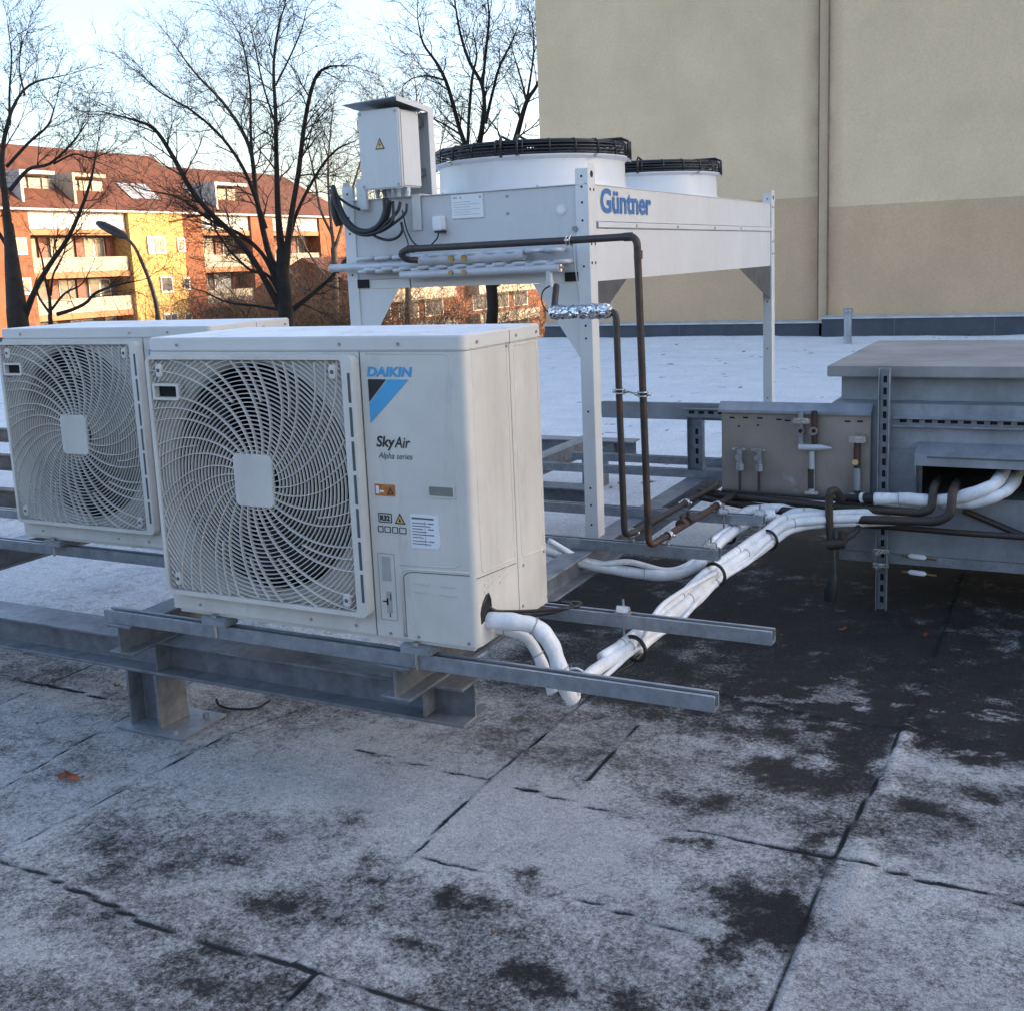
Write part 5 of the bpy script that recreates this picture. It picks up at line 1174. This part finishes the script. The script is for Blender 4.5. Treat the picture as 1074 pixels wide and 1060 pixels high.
MB().tube([vv(899, 491, .036), vv(899, 514, .036)], .0145, 12).build('grey_sleeve', GALVD, rv, smooth=True)
MB().box(vv(891, 460).x, vv(909, 460).x, Yv - .055, Yv - .02, vv(900, 464).z, vv(900, 457).z).build('clamp', CHROME, rv, bevel=.005)
MB().box(vv(890, 518).x, vv(906, 518).x, Yv - .045, Yv - .02, vv(900, 520).z, vv(900, 517).z).build('clamp', CHROME, rv, bevel=.003)

db = thing('duct_box', 'large dull galvanised duct box with flat overhanging lid and a hooded dark pipe opening', 'duct box', (1.3, 3.0, ZR))
bx0_, bx1_, by0, by1 = .46, 3.2, 2.42, 3.62; zl = P(871, 384, 'y', 2.335).z
MB().box(bx0_ - .0, bx1_, 2.335, by1 + .06, zl - .046, zl).build('lid', LIDM, db, bevel=.003)
MB().add([(bx0_, 2.3345, zl - .0465), (bx1_, 2.3345, zl - .0465)], []).v
zA_, zB_ = P(1000, 422, 'y', 2.42).z, P(1000, 437, 'y', 2.36).z
MB().box(bx0_ + .04, bx1_ - .04, by0 + .03, by1, zA_, zl - .047).build('upper_wall', GALVD, db)
hz = P(1000, 470, 'y', 2.33).z; zo0, zo1 = P(1000, 522, 'y', 2.36).z, P(1000, 482, 'y', 2.30).z
xo = P(967, 495, 'y', 2.34).x; zbt = P(1000, 597, 'y', 2.34).z; ym = 2.345
mw = MB(); mw.box(bx0_ + .02, bx1_ - .03, ym, by1 - .01, zo1 + .03, zA_ - .001); mw.box(bx0_ + .02, xo, ym + .0005, by1 - .012, zo0, zo1 + .0295); mw.box(bx0_ + .03, bx1_ - .03, ym + .03, by1 - .014, zbt + .04, zo0 - .0005)
mw.build('wall_panel', GALVD, db, bevel=.001)
MB().box(xo + .001, bx1_ - .04, ym + .5, ym + .51, zo0, zo1 + .028).box(xo + .0005, xo + .004, ym + .003, ym + .5, zo0, zo1 + .028).box(xo, bx1_ - .04, ym + .003, ym + .5, zo1 + .024, zo1 + .0285).build('opening_lining', CAVITY, db)
MB().box(bx0_ + .05, bx1_, ym + .028, by1, zbt - .005, zbt + .038).build('bottom_strip', GALVR, db, bevel=.002)
q = MB()
for a in (1044, 1000, 905): p = P(a, 598, 'y', ym); disc(q, (p.x, ym + .028, zbt + .018), .006, (0, -1, 0), .004, 8)
q.split('rivet', GALVD, db)
MB().prism([(ym - .001, hz + .02), (ym - .10, hz - .015), (ym - .10, hz - .065), (ym - .096, hz - .065), (ym - .096, hz - .018), (ym - .001, hz + .016)], xo - .02, bx1_ - .05, 'x').build('hood', GALVD, db, bevel=.001)
MB().prism([(ym - .001, hz + .015), (ym - .096, hz - .018), (ym - .096, hz - .10), (ym - .02, zo0 + .0), (ym - .001, zo0)], xo - .018, xo - .014, 'x').build('hood_cheek', GALVD, db)
MB().box(xo + .03, bx1_ - .06, ym - .104, ym - .1005, hz - .030, hz - .024).build('hood_joint', GASKET, db)
q = MB()
for i in range(6): p = (.78 + i * .5, ym, zA_ - .02)
hb = MB().prism([(ym - .040, zB_ - .041), (ym - .040, zB_ - .034), (ym - .036, zB_ - .034), (ym - .036, zB_ - .038), (ym - .004, zB_ - .038), (ym - .004, zB_ - .003), (ym - .036, zB_ - .003), (ym - .036, zB_ - .007), (ym - .040, zB_ - .007), (ym - .040, zB_), (ym - .0005, zB_), (ym - .0005, zB_ - .041)], .735, bx1_ - .1, 'x').build('side_channel', GALVR, db, bevel=.0005, seg=1)
q = MB(); x = .76
while x < 2.2: q.box(x, x + .028, ym - .0052, ym - .0042, zB_ - .027, zB_ - .014); x += .05
q.split('slot', CAVITY, hb)
dbr = MB().tube([P(1010, 535, 'y', 2.34), P(1074, 562, 'y', 2.34), P(1100, 572, 'y', 2.34)], .014, 8).build('brace', OLDPIPE, db, smooth=True)
# black pipes running below the plate
def bp_thing(label, pts, r, m=OLDPIPE, rad=.035, extra=None):
    t = thing('dark_pipe', label, 'pipe', P(pts[0][0], pts[0][1], 'y', pts[0][2]), 'dark pipes below the valve plate')
    MB().tube(elbows([P(a, b_, 'y', y) for a, b_, y in pts], rad, 6), r, 12).build('pipe', m, t, smooth=True); return t
bp_thing('upper dark pipe below the valve plate ending in an upward elbow before the duct opening', [(735, 513, 2.38), (757, 519, 2.28), (870, 531, 2.25), (966, 538, 2.16), (977, 534, 2.16), (979, 512, 2.18), (985, 500, 2.45)], .017)
bp_thing('lower dark pipe below the valve plate ending in the elbow nearest the white pipes', [(735, 521, 2.36), (790, 531, 2.25), (880, 544, 2.20), (983, 547, 2.10), (997, 540, 2.10), (999, 516, 2.12), (1006, 502, 2.45)], .018)
bp_thing('thin black pipe running under the others to the right photo edge', [(880, 549, 2.3), (930, 552, 2.26), (1000, 558, 2.22), (1074, 563, 2.18), (1110, 563, 2.18)], .0125)
bp_thing('thin dark pipe closest to the bottom edge of the valve plate', [(757, 514, 2.28), (860, 522, 2.27), (915, 527, 2.26)], .0065)
t = thing('black_sleeve', 'black rubber sleeve with a white ring on the pipe end beside the slotted upright', 'pipe sleeve', P(900, 523, 'y', 2.22))
MB().tube([P(878, 523, 'y', 2.24), P(904, 522, 'y', 2.22)], .016, 14).tube([P(906.5, 522, 'y', 2.215), P(919, 522.5, 'y', 2.2)], .021, 14).build('sleeve', BLACK, t, smooth=True)
MB().tube([P(903.5, 522, 'y', 2.22), P(907, 522, 'y', 2.215)], .022, 14).build('ring', PAPER, t, smooth=True)
t = thing('old_valve', 'weathered black pipe loop with a rusty valve hanging in front of the white pipes', 'valve', P(872, 570, 'y', 2.12))
MB().tube(curve([P(883, 524, 'y', 2.2), P(877, 515, 'y', 2.15), P(871, 516, 'y', 2.12), P(869.5, 526, 'y', 2.12), P(870, 550, 'y', 2.12), P(872, 572, 'y', 2.12)], 6), .0165, 12).build('pipe', OLDPIPE, t, smooth=True)
vb = MB().tube([P(868, 571, 'y', 2.11), P(886, 569, 'y', 2.11)], .024, 10).tube([P(884, 569, 'y', 2.11), P(884, 556, 'y', 2.11)], .020, 8).tube([P(884, 566, 'y', 2.11), P(896, 559, 'y', 2.14)], .016, 8).build('valve_body', OLDPIPE, t, bevel=.003)
MB().tube(curve([P(892, 560, 'y', 2.14), P(899, 556, 'y', 2.16), P(900, 547, 'y', 2.2)], 5), .012, 8).build('elbow', OLDPIPE, t, smooth=True)
MB().tube([P(875, 575, 'y', 2.12), P(876, 604, 'y', 2.12)], .0035, 6).build('chain', GASKET, t)
MB().tube([P(876, 600, 'y', 2.12), P(874, 606, 'y', 2.12), P(871, 618, 'y', 2.12), P(870, 629, 'y', 2.12)], [.006, .022, .030, .026], 10).build('black_tag', BLACK, t, smooth=True)
for i, (a, b_, lb) in enumerate(((962, 583, 'upper small white tag on a wire by the duct box bottom strip'), (962, 600, 'lower small white tag on a wire below the duct box'))):
    p = P(a, b_, 'y', 2.36); t = thing('hanging_tag', lb, 'tag', p, 'small white tags below the duct box')
    e0, e1 = P(a - 16, b_ - 1, 'y', 2.36), P(a + 20, b_ + 3.5, 'y', 2.36); MB().tube([e0, e1], .0055, 6).build('wire', BRASS, t)
    MB().tube([P(a - 10, b_ - .6, 'y', 2.36), P(a - 7, b_ - .4, 'y', 2.36), P(a + 7, b_ + 1.4, 'y', 2.36), P(a + 10, b_ + 2, 'y', 2.36)], [.004, .012, .012, .004], 8, flat=.8).build('tag', PAPER, t, smooth=True)

# ------------------------------------------------------------------ leaves and bits on the roof
def leaf(px, py, sz, m, label, rot, name='fallen_leaf', cat='leaf'):
    q = P(px, py, 'z', ZR + .008); rn = random.Random(int(px)); mb = MB(); n_ = 14
    c0 = (q.x, q.y, q.z + .010)
    for i in range(n_):
        a = 2 * PI * i / n_ + rot; r = sz * (.55 + .45 * (i % 2) * rn.uniform(.6, 1.1) + .1 * rn.random()) * (1.25 if abs(math.cos(a - rot)) > .8 else .8)
        mb.v.append((q.x + r * math.cos(a), q.y + r * math.sin(a), q.z + .004 + rn.uniform(-.003, .016)))
    mb.v.append(c0); k = len(mb.v) - 1
    for i in range(n_): mb.f.append((k, i, (i + 1) % n_))
    o = mb.build(name, m, None, smooth='all'); sm = o.modifiers.new('s', 'SOLIDIFY'); sm.thickness = .0008
    tag(o, label, cat, 'fallen leaves on the frosted roof'); return o
lf = leaf(73, 816, .034, LEAFM, 'large orange brown curled leaf lying on the frosty roof at the left', .5)
MB().tube(curve([P(88, 817, 'z', ZR + .008), P(98, 813, 'z', ZR + .012), P(106, 810, 'z', ZR + .010)], 5), .0013, 5).build('stalk', LEAFT, lf)
leaf(123, 721, .016, LEAFT, 'small tan leaf on the roof left of the beam leg', .2); leaf(884, 661, .020, LEAFM, 'rusty leaf on the dark roof below the slotted upright', 1.1)
leaf(971, 668, .018, LEAFM, 'brown leaf on the dark roof at the right', 2.0); leaf(518, 981, .008, LEAFT, 'tiny tan leaf speck on the frosty roof near the lower edge', 0.)
t = thing('cable_scrap', 'curled black cable scrap lying on the damp roof under the front beam', 'cable', P(250, 740, 'z', ZR))
MB().tube(curve([P(229, 738, 'z', ZR + .03), P(227, 733, 'z', ZR + .045), P(230, 739, 'z', ZR + .014), P(245, 743, 'z', ZR + .010), P(268, 742, 'z', ZR + .010), P(283, 734, 'z', ZR + .012)], 6), .0045, 8).build('cable', CABLE, t, smooth='all')
